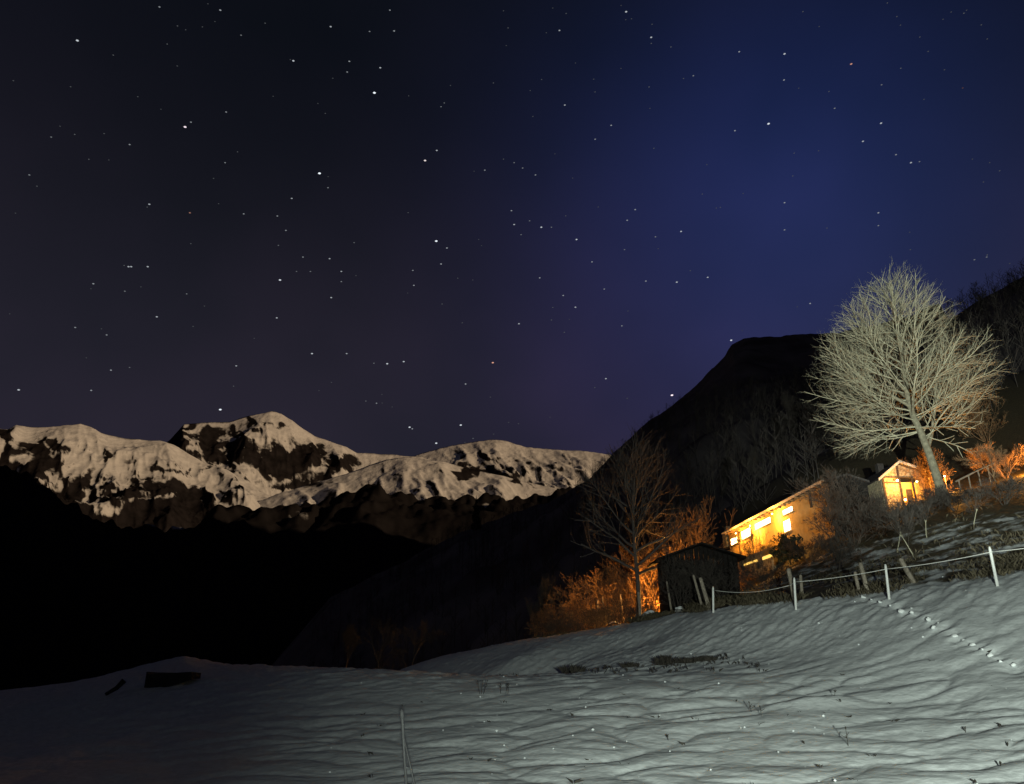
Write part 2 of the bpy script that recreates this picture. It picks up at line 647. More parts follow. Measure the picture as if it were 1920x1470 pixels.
w_ = np.exp(-((GX - dr.x) / 0.95) ** 2 - ((GY - dr.y) / 0.55) ** 2)
GZ = GZ - rel * fade * w_ + 0.11 * np.exp(-((GX - dr.x) / 1.0) ** 2 - ((GY - dr.y - 0.45) / 0.45) ** 2)
GZ -= smooth01((RR - 105) / 45) * 14.0
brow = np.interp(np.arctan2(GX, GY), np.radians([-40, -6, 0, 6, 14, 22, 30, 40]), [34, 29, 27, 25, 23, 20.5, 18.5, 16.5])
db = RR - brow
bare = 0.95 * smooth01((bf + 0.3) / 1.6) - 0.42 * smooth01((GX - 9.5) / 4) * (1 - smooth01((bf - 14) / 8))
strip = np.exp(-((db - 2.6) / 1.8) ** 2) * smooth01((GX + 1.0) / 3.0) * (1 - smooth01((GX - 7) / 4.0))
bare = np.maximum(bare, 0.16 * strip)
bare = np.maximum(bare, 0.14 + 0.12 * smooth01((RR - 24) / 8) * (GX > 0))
verts = np.stack([GX, GY, GZ], -1).reshape(-1, 3)
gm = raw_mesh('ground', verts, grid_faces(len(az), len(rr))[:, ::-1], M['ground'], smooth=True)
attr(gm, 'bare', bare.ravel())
ground = link('ground', gm)
tag(ground, 'snow covered pasture rising to the right over grass tussocks', None, kind='structure')


# ------------------------------------------------------------------ hills and mountains
def sky_az_el(pts):
    out = []
    for u, v in pts:
        a, b, c = ray(u, v)
        out.append((math.atan2(a, b), math.atan2(c, math.hypot(a, b))))
    return out


def ridge(name, pts, extra_l, extra_r, r_near, z_near, r_ridge, n_az, n_r, power, amp, wave, m, label, rough_sky=0.0, back=0.6, z_back=None, mask=None, mask_name='rock', stretch=1.0, dense=None):
    """a mountainside: from its foot at r_near up to a crest whose skyline is given, and down behind"""
    prof = sorted([(R(a), R(e)) for a, e in extra_l] + sky_az_el(pts) + [(R(a), R(e)) for a, e in extra_r])
    pa, pe = np.array([p[0] for p in prof]), np.array([p[1] for p in prof])
    lo, hi = pa[0], pa[-1]
    d0, d1 = (R(-36), R(36)) if dense is None else (R(dense[0]), R(dense[1]))
    d0, d1 = max(lo, d0), min(hi, d1)
    parts = []
    if d0 > lo + 0.01:
        parts.append(np.linspace(lo, d0, 30, endpoint=False))
    parts.append(np.linspace(d0, d1, n_az))
    if hi > d1 + 0.01:
        parts.append(np.linspace(d1, hi, 50)[1:])
    a = np.concatenate(parts)
    el = np.interp(a, pa, pe)
    rrid = r_ridge(a) if callable(r_ridge) else np.full_like(a, r_ridge)
    rnear = r_near(a) if callable(r_near) else np.full_like(a, r_near)
    znear = z_near(a) if callable(z_near) else np.full_like(a, z_near)
    t = np.concatenate([np.linspace(0, 1, n_r), 1 + np.linspace(0, 1, max(6, n_r // 4))[1:] * back])
    Tt, Aa = np.meshgrid(t, a)
    zr = EYE + rrid * np.tan(el)
    zb = (zr * 0.3) if z_back is None else np.full_like(a, z_back)
    r = rnear[:, None] + (rrid - rnear)[:, None] * Tt
    up = np.clip(Tt, 0, 1)
    dn = np.clip((Tt - 1) / back, 0, 1)
    z = znear[:, None] + (zr - znear)[:, None] * up ** power
    z = z - (zr - zb)[:, None] * dn ** 0.85
    x, y = r * np.sin(Aa), r * np.cos(Aa)
    env = np.clip(4 * up * (1 - up), 0, 1) ** 0.7
    nz = fbm(x / wave, y / (wave * stretch), 5, 0.52)
    rid = 1 - np.abs(noise2(x / (wave * 1.6) + 5, y / (wave * 3.2 * stretch))) * 2
    z = z + amp * (nz * 0.8 + rid * 0.6 - 0.3) * env * (dn == 0) * (0.35 if amp > 60 else 1.0)
    if amp > 60:
        # alpine relief: sharp crests and gullies that run down the fall line
        rg, ga, prev = 0.0, 1.0, 1.0
        for k in range(5):
            f_ = 2.1 ** k / (wave * 1.1)
            n_ = (1 - np.abs(noise2(x * f_ + 31 * k + 0.45 * y * f_, y * f_ * 0.55 - 13 * k))) ** 2
            rg = rg + ga * n_ * prev
            prev = np.clip(n_ * 1.3, 0, 1)
            ga *= 0.52
        z = z + amp * 1.15 * (rg - 0.9) * env * (dn == 0)
    if rough_sky:
        z = z + rough_sky * fbm(x / (wave * 0.25), y / (wave * 0.25), 3) * smooth01((up - 0.75) / 0.25) * (dn < 0.3)
    me = raw_mesh(name, np.stack([x, y, z], -1).reshape(-1, 3), grid_faces(len(a), len(t))[:, ::-1], m, smooth=True)
    if mask is not None:
        mk = mask(x, y, z, up, r)
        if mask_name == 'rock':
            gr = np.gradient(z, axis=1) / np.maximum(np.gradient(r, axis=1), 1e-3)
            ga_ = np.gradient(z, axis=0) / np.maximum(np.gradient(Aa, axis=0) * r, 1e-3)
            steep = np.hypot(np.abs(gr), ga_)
            # steep flanks go rocky; those turned from the moon get shade painted in
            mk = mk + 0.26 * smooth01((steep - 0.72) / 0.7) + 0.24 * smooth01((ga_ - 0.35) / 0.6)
        attr(me, mask_name, mk.ravel())
    o = link(name, me)
    tag(o, label, None, kind='structure')
    return o, (a, el, rrid, rnear, znear, power)


# dark places (rock, scree and moon shade in one colour), read as (u, v, half width, half height, strength) at the crest they belong to
ROCK_SHADE = [(12, 812, 16, 12, 1), (45, 846, 36, 18, 1), (78, 872, 36, 22, 1), (98, 830, 26, 8, .8), (183, 857, 9, 10, 1), (150, 897, 26, 14, .7), (115, 925, 46, 24, 1),
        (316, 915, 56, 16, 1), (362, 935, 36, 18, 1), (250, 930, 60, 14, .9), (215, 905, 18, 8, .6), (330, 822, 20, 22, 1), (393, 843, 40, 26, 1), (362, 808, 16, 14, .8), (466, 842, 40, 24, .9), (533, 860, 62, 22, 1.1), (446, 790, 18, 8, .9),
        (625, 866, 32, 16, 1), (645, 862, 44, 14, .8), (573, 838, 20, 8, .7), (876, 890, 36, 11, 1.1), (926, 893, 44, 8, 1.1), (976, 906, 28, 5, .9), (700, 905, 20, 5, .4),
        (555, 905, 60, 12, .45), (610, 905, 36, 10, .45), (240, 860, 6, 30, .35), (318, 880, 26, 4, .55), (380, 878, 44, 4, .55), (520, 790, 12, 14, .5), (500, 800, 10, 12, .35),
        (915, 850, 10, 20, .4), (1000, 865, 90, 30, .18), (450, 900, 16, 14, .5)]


def rock_shade_mask(x, y, z, up, r):
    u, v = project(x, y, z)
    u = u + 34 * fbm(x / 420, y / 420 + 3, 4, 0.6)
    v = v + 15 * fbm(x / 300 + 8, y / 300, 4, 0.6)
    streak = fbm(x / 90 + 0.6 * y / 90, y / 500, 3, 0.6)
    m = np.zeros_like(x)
    for (a, b, w, h, s) in ROCK_SHADE:
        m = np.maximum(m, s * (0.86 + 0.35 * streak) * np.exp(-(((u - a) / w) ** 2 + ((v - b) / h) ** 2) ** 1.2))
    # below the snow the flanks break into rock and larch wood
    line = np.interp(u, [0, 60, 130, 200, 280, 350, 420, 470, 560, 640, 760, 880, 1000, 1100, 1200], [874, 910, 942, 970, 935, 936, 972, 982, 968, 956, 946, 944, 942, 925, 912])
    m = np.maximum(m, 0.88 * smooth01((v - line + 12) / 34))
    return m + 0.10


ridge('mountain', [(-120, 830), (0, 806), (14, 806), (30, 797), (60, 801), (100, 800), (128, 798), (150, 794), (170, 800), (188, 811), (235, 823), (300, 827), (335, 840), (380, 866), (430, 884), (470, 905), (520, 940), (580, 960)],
      [(-60, 15.0)], [(-12.5, 8.5)], 3300, 250, 5000, 420, 130, 1.15, 120, 620, M['mountain'], 'snowy mountain with a broad smooth face at the far left', 6, mask=rock_shade_mask, stretch=0.7)
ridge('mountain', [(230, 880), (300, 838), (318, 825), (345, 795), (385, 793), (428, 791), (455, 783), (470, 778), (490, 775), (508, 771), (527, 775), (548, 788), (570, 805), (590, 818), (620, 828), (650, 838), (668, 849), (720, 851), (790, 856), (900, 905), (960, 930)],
      [(-30, 9)], [(2.0, 8)], 4300, 350, 6000, 420, 130, 1.1, 130, 560, M['mountain'], 'highest snowy summit with dark cliffs below its crest', 5, mask=rock_shade_mask, stretch=0.7)
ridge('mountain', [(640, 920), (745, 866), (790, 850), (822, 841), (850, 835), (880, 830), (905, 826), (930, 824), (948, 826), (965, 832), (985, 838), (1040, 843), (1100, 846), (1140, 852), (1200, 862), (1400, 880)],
      [(-14, 8)], [(24, 12)], 5200, 500, 7200, 360, 120, 1.05, 70, 260, M['mountain'], 'snowy mountain right of the summit with finely furrowed face', 4, mask=rock_shade_mask, stretch=1.6)
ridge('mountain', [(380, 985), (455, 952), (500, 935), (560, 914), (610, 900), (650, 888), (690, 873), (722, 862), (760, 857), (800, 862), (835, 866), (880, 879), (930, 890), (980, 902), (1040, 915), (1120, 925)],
      [(-26, 6)], [(12, 9)], 3300, 300, 4600, 360, 110, 1.1, 80, 420, M['mountain'], 'snowy spur sloping down in front of the mountains', 3, mask=rock_shade_mask, stretch=0.8)


def low_snow(x, y, z, up, r):
    u, v = project(x, y, z)
    m = np.full_like(x, 0.02)
    for (a, b, w, h, s) in [(330, 975, 60, 26, .62), (240, 945, 60, 20, .5), (540, 962, 50, 10, .5), (920, 948, 26, 8, .55), (140, 930, 50, 20, .45), (555, 975, 30, 12, .45)]:
        m = np.maximum(m, s * np.exp(-(((u - a) / w) ** 2 + ((v - b) / h) ** 2)))
    return m


ridge('hill', [(-150, 850), (0, 878), (50, 890), (100, 925), (150, 958), (200, 985), (260, 990), (330, 992), (375, 985), (400, 958), (440, 950), (520, 952), (560, 948), (600, 945), (640, 926), (680, 914), (710, 918), (740, 930), (800, 932), (870, 936), (930, 934), (1000, 928), (1060, 918), (1150, 900)],
      [(-60, 13)], [(20, 14)], 700, -60, 2300, 420, 90, 1.4, 45, 240, M['dark_ridge'], 'dark forested hills below the snowy mountains', 26, mask=low_snow, mask_name='snow')

# the valley floor between
va, vr = np.radians(np.linspace(-180, 180, 121)), np.geomspace(100, 14000, 40)
VA, VR = np.meshgrid(va, vr, indexing='ij')
VX, VY = VR * np.sin(VA), VR * np.cos(VA)
VZ = -22 - 40 * smooth01((VR - 100) / 600) + 6 * fbm(VX / 200, VY / 200, 3)
valley = link('valley', raw_mesh('valley', np.stack([VX, VY, VZ], -1).reshape(-1, 3), grid_faces(len(va), len(vr))[:, ::-1], M['forest_floor'], True))
tag(valley, 'black valley floor beyond the pasture', None, kind='structure')

# wooded hillsides on the right; they go on unseen behind the photographer, raised there to block the moonlight
_hb = lambda a: np.interp(np.degrees(a), [-20, -5, 4, 12, 22, 35, 60, 120, 210], [150, 120, 95, 88, 84, 82, 90, 100, 120])
_hz = lambda a: np.interp(np.degrees(a), [-20, -5, 4, 12, 22, 35, 60, 120, 210], [-30, -14, -2, 6, 15, 22, 24, 10, 0])
near_hill, NH = ridge('hill', [(620, 1120), (760, 1050), (860, 1000), (950, 965), (1020, 945), (1070, 922), (1110, 898), (1145, 868), (1180, 836), (1230, 795), (1290, 760), (1340, 742), (1420, 728), (1520, 712), (1620, 690), (1720, 640), (1800, 585), (1850, 556), (1900, 530), (1990, 490)],
                      [(-20, -4)], [(45, 27), (60, 28), (100, 27), (140, 24), (180, 15), (210, 6)], _hb, _hz, lambda a: np.interp(np.degrees(a), [-20, 0, 10, 25, 40, 210], [500, 480, 430, 400, 420, 460]), 330, 60, 0.95, 9, 60,
                      M['forest_floor'], 'wooded dark hillside rising behind the houses', 1.2)
ridge('hill', [(1080, 930), (1145, 858), (1175, 828), (1210, 795), (1250, 765), (1290, 738), (1315, 715), (1335, 692), (1360, 668), (1372, 645), (1395, 634), (1430, 630), (1480, 628), (1540, 626), (1600, 618), (1680, 600), (1760, 570)],
      [], [(33, 19), (40, 21), (46, 27), (52, 38), (60, 45), (90, 46), (130, 44), (160, 36), (190, 18), (215, 8)], 450, 60, lambda a: np.interp(np.degrees(a), [10, 34, 46, 60, 215], [950, 950, 1280, 1500, 1500]), 260, 60, 0.9, 18, 120, M['forest_floor'], 'far dark rocky shoulder with a flat top', 3)  # unseen right part heightened to keep moonlight off the valley


# ------------------------------------------------------------------ plants
def grow(rnd, p, d, L, r, depth, out, spread=0.6, up=0.15, curl=0.22, nseg=4, kids=(2, 3), ratio=0.68, side=0.55, rr_=0.62):
    """recursive branching; out gets (p0, p1, r0, r1)"""
    step = L / nseg
    q = p.copy()
    dd = d.copy()
    for i in range(nseg):
        dd = (dd + Vector((rnd.gauss(0, curl), rnd.gauss(0, curl), rnd.gauss(0, curl) + up)) * 0.5).normalized()
        n = q + dd * step
        ra = r * (1 - 0.42 * i / nseg)
        rb = r * (1 - 0.42 * (i + 1) / nseg)
        out.append((*q, *n, ra, rb))
        q = n
        if depth > 0 and i < nseg - 1 and rnd.random() < side:
            a = dd.orthogonal().normalized()
            a.rotate(__import__('mathutils').Quaternion(dd, rnd.uniform(0, 6.283)))
            c = (dd * rnd.uniform(0.5, 0.9) + a * spread * rnd.uniform(0.8, 1.5)).normalized()
            grow(rnd, q, c, L * ratio * rnd.uniform(0.7, 1.0), rb * rr_, depth - 1, out, spread, up, curl, nseg, kids, ratio, side, rr_)
    if depth > 0:
        for k in range(rnd.randint(*kids)):
            a = dd.orthogonal().normalized()
            a.rotate(__import__('mathutils').Quaternion(dd, rnd.uniform(0, 6.283)))
            c = (dd + a * spread * rnd.uniform(0.5, 1.1)).normalized()
            grow(rnd, q, c, L * ratio * rnd.uniform(0.75, 1.05), r * 0.58 * rr_ / 0.62, depth - 1, out, spread, up, curl, nseg, kids, ratio, side, rr_)


def shrub_segs(seed, h, width, stems, depth, r0=0.02, up=0.12, rmin=0.006):
    rnd = random.Random(seed)
    out = []
    for i in range(stems):
        a = rnd.uniform(0, 6.283)
        t = rnd.uniform(0.05, 1) ** 0.7 * width
        d = Vector((math.cos(a) * t, math.sin(a) * t, 1)).normalized()
        b = Vector((math.cos(a) * 0.12 * width * h * 0.4, math.sin(a) * 0.12 * width * h * 0.4, -0.05))
        grow(rnd, b, d, h * rnd.uniform(0.34, 0.5), r0, depth, out, 0.7, up, 0.3, 4, (2, 3), 0.66, 0.5)
    s = np.array(out)
    s[:, 6:8] = np.maximum(s[:, 6:8], rmin)
    return s


def tree_segs(seed, h, r0, depth=5, lean=(0, 0), up=0.16, spread=0.55, rmin=0.008, first=0.3, ratio=0.72, side=0.6):
    rnd = random.Random(seed)
    out = []
    d = Vector((lean[0], lean[1], 1)).normalized()
    grow(rnd, Vector((0, 0, -0.15)), d, h * first, r0, depth, out, spread, up, 0.16, 4, (2, 4), ratio, side)
    s = np.array(out)
    s[:, 6:8] = np.maximum(s[:, 6:8], rmin)
    zt = s[:, 5].max()
    s[:, :6] *= h / zt
    return s


def leaf_quads(segs, n, size, seed, thin=0.05):
    g = np.random.default_rng(seed)
    tips = segs[segs[:, 7] <= np.quantile(segs[:, 7], 0.7)]
    i = g.integers(0, len(tips), n)
    t = g.random((n, 1))
    c = tips[i, 0:3] * (1 - t) + tips[i, 3:6] * t + g.normal(0, thin, (n, 3))
    a = g.normal(size=(n, 3))
    a /= np.linalg.norm(a, axis=1, keepdims=True)
    b = np.cross(a, g.normal(size=(n, 3)))
    b /= np.linalg.norm(b, axis=1, keepdims=True)
    s = size * g.uniform(0.5, 1.2, (n, 1))
    v = np.stack([c - a * s, c - b * s * 0.6, c + a * s, c + b * s * 0.6], 1).reshape(-1, 3)
    return v, np.arange(4 * n).reshape(-1, 4)


def split_tree(segs, cut):
    big = segs[:, 6] >= cut
    return segs[big], segs[~big]


def place_tree(name, loc, trunk_me, crown_me, label, cat, group=None, rz=0.0, sc=(1, 1, 1), lean=(0, 0)):
    t = empty(name, loc, rz, sc)
    t.rotation_euler = (lean[0], lean[1], rz)
    link('trunk', trunk_me, t)
    link('crown', crown_me, t)
    tag(t, label, cat, group)
    return t


# ---- the big floodlit tree: twigs grow towards points spread through its crown
TY = 52.0
TB = P(1768, 930, TY)
TB.z = gz(TB.x, TB.y) - 0.2


def in_poly(out, u, v):
    c = False
    n = len(out)
    for k in range(n):
        x0, y0 = out[k]
        x1, y1 = out[(k + 1) % n]
        if (y0 > v) != (y1 > v) and u < (x1 - x0) * (v - y0) / (y1 - y0 + 1e-9) + x0:
            c = not c
    return c


def fan_tree(seed, outline, depth_y, centre, half, deep, trunk_px, limbs, step=0.30, spacing=(0.42, 0.36, 0.30), rad=(0.13, 0.042, 0.017, 0.0075), trunk_r=(0.34, 0.05), tropism=0.035, jitter=0.05, top_first=0.30):
    """a bare tree: limbs fan out of the trunk, branches out of the limbs, twigs out of the branches, as far as the crown's outline"""
    g = random.Random(seed)
    segs = []
    poly = [tuple(p) for p in outline]
    # the outline is kept in metres on the tree's own upright plane, so that it holds from any side
    pm = [(P(u, v, depth_y).x, P(u, v, depth_y).z) for u, v in poly]
    cm = P(centre[0], centre[1], depth_y)
    hx_ = abs(P(centre[0] + half[0], centre[1], depth_y).x - cm.x)
    hz_ = abs(P(centre[0], centre[1] - half[1], depth_y).z - cm.z)

    def room(p):
        dx, dz, dy = (p.x - cm.x) / hx_, (p.z - cm.z) / hz_, (p.y - depth_y) / deep
        if abs(dy) > 1.0:
            return False
        k = math.sqrt(max(0.05, 1 - dy * dy))
        return in_poly(pm, cm.x + (p.x - cm.x) / k, cm.z + (p.z - cm.z) / k)

    def run(p, d, L, r, level):
        n = max(2, int(L / step / (1.0 if level < 2 else 0.8)))
        st = L / n
        acc = g.uniform(0, spacing[level]) if level < 3 else 0
        side = g.uniform(0, 6.283)
        kids = []
        q = p.copy()
        dd = d.copy()
        bend = Vector((g.gauss(0, 1), g.gauss(0, 1), g.gauss(0, 1))) * (0.030, 0.05, 0.08, 0.14)[level]
        for k in range(n):
            if g.random() < 0.22:
                bend = bend * -0.6 + Vector((g.gauss(0, 1), g.gauss(0, 1), g.gauss(0, 1))) * (0.02, 0.035, 0.06, 0.1)[level]
            dd = (dd + bend + Vector((g.gauss(0, jitter), g.gauss(0, jitter), g.gauss(0, jitter) + tropism * (1 if level else 0.6)))).normalized()
            e = q + dd * st
            ra = r * (1 - 0.78 * k / n)
            rb = r * (1 - 0.78 * (k + 1) / n)
            segs.append((*q, *e, ra, rb))
            q = e
            if level < 3 and k > (0.45 * n if level == 0 else 1) and not room(q):
                break
            if level < 3:
                acc += st
                while acc > spacing[level]:
                    acc -= spacing[level] * g.uniform(0.7, 1.3)
                    if k < n * 0.12:
                        continue
                    side += 2.4 + g.uniform(-0.5, 0.5)
                    a = dd.orthogonal().normalized()
                    a.rotate(__import__('mathutils').Quaternion(dd, side))
                    ang = R(g.uniform(26, 48))
                    c = (dd * math.cos(ang) + a * math.sin(ang)).normalized()
                    left = L * (1 - (k + 1) / n)
                    ln = (0.55 * left + 0.7, 0.5 * left + 0.42, 0.36 * left + 0.28)[level] * g.uniform(0.7, 1.2)
                    kids.append((q.copy(), c, ln, min(rb * 0.72, rad[level + 1] * g.uniform(0.8, 1.15)), level + 1))
        for kk in kids:
            run(*kk)

    tp = [P(u, v, depth_y) for u, v in trunk_px]
    tp[0].z = gz(tp[0].x, tp[0].y) - 0.2
    lens = [0.0]
    for a, b in zip(tp[:-1], tp[1:]):
        lens.append(lens[-1] + (b - a).length)
    tot = lens[-1]

    def at(t):
        l = t * tot
        for k in range(len(tp) - 1):
            if l <= lens[k + 1] or k == len(tp) - 2:
                f_ = (l - lens[k]) / max(1e-6, lens[k + 1] - lens[k])
                return tp[k].lerp(tp[k + 1], f_), (tp[k + 1] - tp[k]).normalized()
    nt_ = int(tot / 0.3)
    tr = lambda t: trunk_r[0] + (trunk_r[1] - trunk_r[0]) * t ** 0.8
    for k in range(nt_):
        a, b = at(k / nt_)[0], at((k + 1) / nt_)[0]
        flare = 0.12 * max(0, 1 - k * 0.3 / 0.9)
        segs.append((*a, *b, tr(k / nt_) + flare, tr((k + 1) / nt_) + 0.12 * max(0, 1 - (k + 1) * 0.3 / 0.9)))
    # limbs: (fraction up the trunk, azimuth in degrees with 0 = to the right, angle above level, length, radius)
    for (t_, azd, el, ln, rr_0) in limbs:
        p, d = at(t_)
        c = Vector((math.cos(R(azd)) * math.cos(R(el)), math.sin(R(azd)) * math.cos(R(el)), math.sin(R(el))))
        run(p, c, ln, rr_0, 0)
    # twigs all along the leader too
    g2 = 0.62
    while g2 < 1.0:
        p, d = at(g2)
        a = g.uniform(0, 6.283)
        c = (d + Vector((math.cos(a), math.sin(a), 0.2)) * 0.9).normalized()
        run(p, c, (1 - g2) * 5 + 1.0, 0.03, 1)
        g2 += 0.018
    segs = np.array(segs)
    o = np.array(tp[0])
    segs[:, 0:3] -= o
    segs[:, 3:6] -= o
    return segs, tp[0]


CROWN = [(1664, 509), (1691, 517), (1722, 534), (1742, 562), (1766, 560), (1795, 563), (1810, 592), (1837, 616), (1844, 640), (1851, 670), (1868, 690), (1868, 725), (1858, 752), (1840, 779), (1815, 810), (1776, 810), (1749, 818), (1715, 826), (1680, 850), (1610, 855), (1562, 827), (1576, 803), (1548, 783), (1535, 749), (1523, 715), (1518, 684), (1533, 650), (1545, 626), (1572, 602), (1584, 568), (1610, 545), (1637, 521)]
_lg = random.Random(4)
LIMBS = [(0.20, 18, 62, 8.5, 0.13), (0.24, 345, 50, 8.0, 0.09), (0.27, 40, 44, 8.0, 0.085), (0.33, 5, 38, 8.0, 0.09), (0.42, 28, 56, 9.0, 0.12), (0.40, 176, 36, 9.0, 0.12), (0.47, 160, 52, 8.5, 0.11), (0.36, 250, 30, 7.5, 0.10), (0.44, 95, 40, 7.5, 0.10)]
for _k in range(40):
    _t = 0.27 + 0.68 * _k / 39
    _el = float(np.interp(_t, [0.27, 0.33, 0.40, 0.5, 0.6, 0.75, 0.95], [-12, 2, 14, 28, 40, 54, 68])) + _lg.uniform(-9, 9)
    LIMBS.append((_t, (137.5 * _k + 15 + _lg.uniform(-20, 20)) % 360, _el, float(np.interp(_t, [0.27, 0.5, 0.95], [7.0, 8.0, 3.5])), float(np.interp(_t, [0.27, 0.5, 0.95], [0.062, 0.075, 0.04]))))
# low boughs that hang on the left and the right
LIMBS += [(0.31, 185, -4, 7.5, 0.075), (0.34, 205, 4, 7.0, 0.07), (0.29, 168, -14, 6.5, 0.06), (0.30, 350, 6, 6.5, 0.065), (0.35, 12, 16, 7.0, 0.07), (0.38, 190, 16, 7.5, 0.08), (0.26, 335, 20, 6.0, 0.06)]


def big_tree():
    return fan_tree(42, [(u - 5, 700 + (v - 700) * 0.96 + 8) for u, v in CROWN], TY, (1692, 690), (178, 182), 5.6,
                    [(1768, 930), (1757, 895), (1742, 850), (1727, 812), (1712, 780), (1701, 740), (1693, 690), (1687, 640), (1680, 590), (1670, 530)], LIMBS, spacing=(0.40, 0.31, 0.23))


bt, TB = big_tree()
tk, cr = split_tree(bt, 0.085)
t = empty('bare_tree', TB)
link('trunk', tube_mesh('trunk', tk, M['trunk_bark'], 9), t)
link('crown', tube_mesh('crown', cr, M['twig_pale'], 3), t)
tag(t, 'tall leafless tree with a wide pale crown lit from the field', 'tree')

# ---- shared meshes
SH = []
for i, (h, w, st, dp) in enumerate([(2.6, 0.8, 9, 4), (2.4, 1.1, 11, 4), (3.2, 0.55, 8, 4)]):
    SH.append(shrub_segs(70 + i, h, w, st, dp))
SH_ME = {}


def shrub_me(i, mkey, leaves=0, leaf_mat=None, leaf_size=0.07):
    key = (i, mkey, leaves, leaf_mat)
    if key not in SH_ME:
        stems, twigs = split_tree(SH[i], 0.0115)
        SH_ME[key] = (tube_mesh('stems', stems, M[mkey], 4), tube_mesh('twigs', twigs, M[mkey], 3),
                      raw_mesh('leaves', *leaf_quads(SH[i], leaves, leaf_size, 9 + i), M[leaf_mat]) if leaves else None)
    return SH_ME[key]


def shrub(u, y, i, mkey, sc, label, cat='shrub', group=None, rz=0.0, leaves=0, leaf_mat=None, name='shrub', leaf_size=0.07, v=None, dz=0.0):
    p = P(u, 1000 if v is None else v, y)
    z = gz(p.x, p.y)
    s, tw, lf = shrub_me(i, mkey, leaves, leaf_mat, leaf_size)
    t = empty(name, (p.x, p.y, z + dz), rz, sc)
    link('stem', s, t)
    link('twigs', tw, t)
    if lf is not None:
        link('leaves', lf, t)
    tag(t, label, cat, group)
    return t


# ---- the dark tree by the shed, and other trees
TS = [tree_segs(15, 10.0, 0.17, 6, (0.02, 0), 0.34, 0.40, 0.007, 0.26, 0.76, 0.5), tree_segs(8, 11.0, 0.17, 5, (0.04, 0.02), 0.3, 0.4), tree_segs(21, 8.0, 0.14, 5, (-0.1, 0), 0.12, 0.75)]
TM = {}


def tree_me(i, mkey):
    if (i, mkey) not in TM:
        a, b = split_tree(TS[i], 0.05)
        TM[(i, mkey)] = (tube_mesh('trunk', a, M[mkey], 7), tube_mesh('crown', b, M[mkey], 3))
    return TM[(i, mkey)]


def tree_at(u, y, i, mkey, h, label, cat='tree', group=None, rz=0.0, name='bare_tree', wide=1.0, base=None, lean=(0, 0)):
    p = P(u, 1000, y) if base is None else base
    z = gz(p.x, p.y) if base is None else base.z
    k = h / (10.0, 11.0, 8.0)[i]
    a, b = tree_me(i, mkey)
    return place_tree(name, (p.x, p.y, z - 0.1), a, b, label, cat, group, rz, (k * wide, k * wide, k), lean)


DARK = [(1185, 838), (1225, 842), (1262, 862), (1290, 890), (1308, 925), (1312, 965), (1298, 1000), (1262, 1022), (1240, 1050), (1205, 1040), (1180, 1045), (1145, 1060), (1105, 1040), (1078, 1000), (1072, 960), (1085, 915), (1105, 880), (1140, 855)]
_dl = [(0.28 + 0.026 * k, (137.5 * k + 30) % 360, 22 + 1.75 * k, 6.4 - 0.12 * k, 0.085 - 0.0018 * k) for k in range(27)]
dt, DB = fan_tree(7, DARK, 44.0, (1190, 945), (120, 108), 3.6, [(1197, 1140), (1196, 1090), (1190, 1030), (1187, 970), (1190, 900), (1186, 850)], _dl, rad=(0.08, 0.03, 0.013, 0.0065), trunk_r=(0.17, 0.03), tropism=0.06, jitter=0.07, spacing=(0.36, 0.32, 0.28))
d1, d2_ = split_tree(dt, 0.06)
t = empty('bare_tree', DB)
link('trunk', tube_mesh('trunk', d1, M['twig_far'], 7), t)
link('crown', tube_mesh('crown', d2_, M['twig_far'], 3), t)
tag(t, 'dark broad leafless tree left of the shed', 'tree')

# ------------------------------------------------------------------ farmhouse
YR, YL = 50.0, 70.0
A0 = P(1541, 905, YR)
A1 = P(1358, 1000, YL)
EAVE = A0.z
f = Vector((A1.x - A0.x, YL - YR, 0))
FL = f.length
f.normalize()
nrm = Vector((f.y, -f.x, 0))           # into the house (to the right)
if nrm.x < 0:
    nrm = -nrm
BASE = 9.0
house = empty('farmhouse', (A0.x, A0.y, BASE))
tag(house, 'long ochre farmhouse with glowing windows under a low roof', 'house')


def HT(s, t, z):
    """s metres along the facade from its near end, t metres into the house, z above sea"""
    q = Vector((A0.x, A0.y, 0)) + f * s + nrm * t
    return (q.x - A0.x, q.y - A0.y, z - BASE)


OVER = 0.40


def on_facade(u, v, off=0.0):
    """where the line of sight meets the facade: (s, z)"""
    a, b, c = ray(u, v)
    # a k = A0.x + f.x s + nrm.x off ; b k = A0.y + f.y s + nrm.y off
    det = a * f.y - b * f.x
    X, Y = A0.x + nrm.x * (off + OVER), A0.y + nrm.y * (off + OVER)
    k = (X * f.y - Y * f.x) / det
    s = (b * k - Y) / f.y
    return s, c * k + EYE


def wall_holes(s0, s1, z0, z1, holes, t, depth, T):
    m = MB()
    ss = sorted({s0, s1, *[h[0] for h in holes], *[h[1] for h in holes]})
    zs = sorted({z0, z1, *[h[2] for h in holes], *[h[3] for h in holes]})
    for a, b in zip(ss[:-1], ss[1:]):
        for c, d in zip(zs[:-1], zs[1:]):
            if any(h[0] <= (a + b) / 2 <= h[1] and h[2] <= (c + d) / 2 <= h[3] for h in holes):
                continue
            m.quad(T(a, t, c), T(b, t, c), T(b, t, d), T(a, t, d))
    for (a, b, c, d) in holes:
        m.quad(T(a, t, c), T(b, t, c), T(b, t + depth, c), T(a, t + depth, c))
        m.quad(T(a, t, d), T(b, t, d), T(b, t + depth, d), T(a, t + depth, d))
        m.quad(T(a, t, c), T(a, t, d), T(a, t + depth, d), T(a, t + depth, c))
        m.quad(T(b, t, c), T(b, t, d), T(b, t + depth, d), T(b, t + depth, c))
    return m


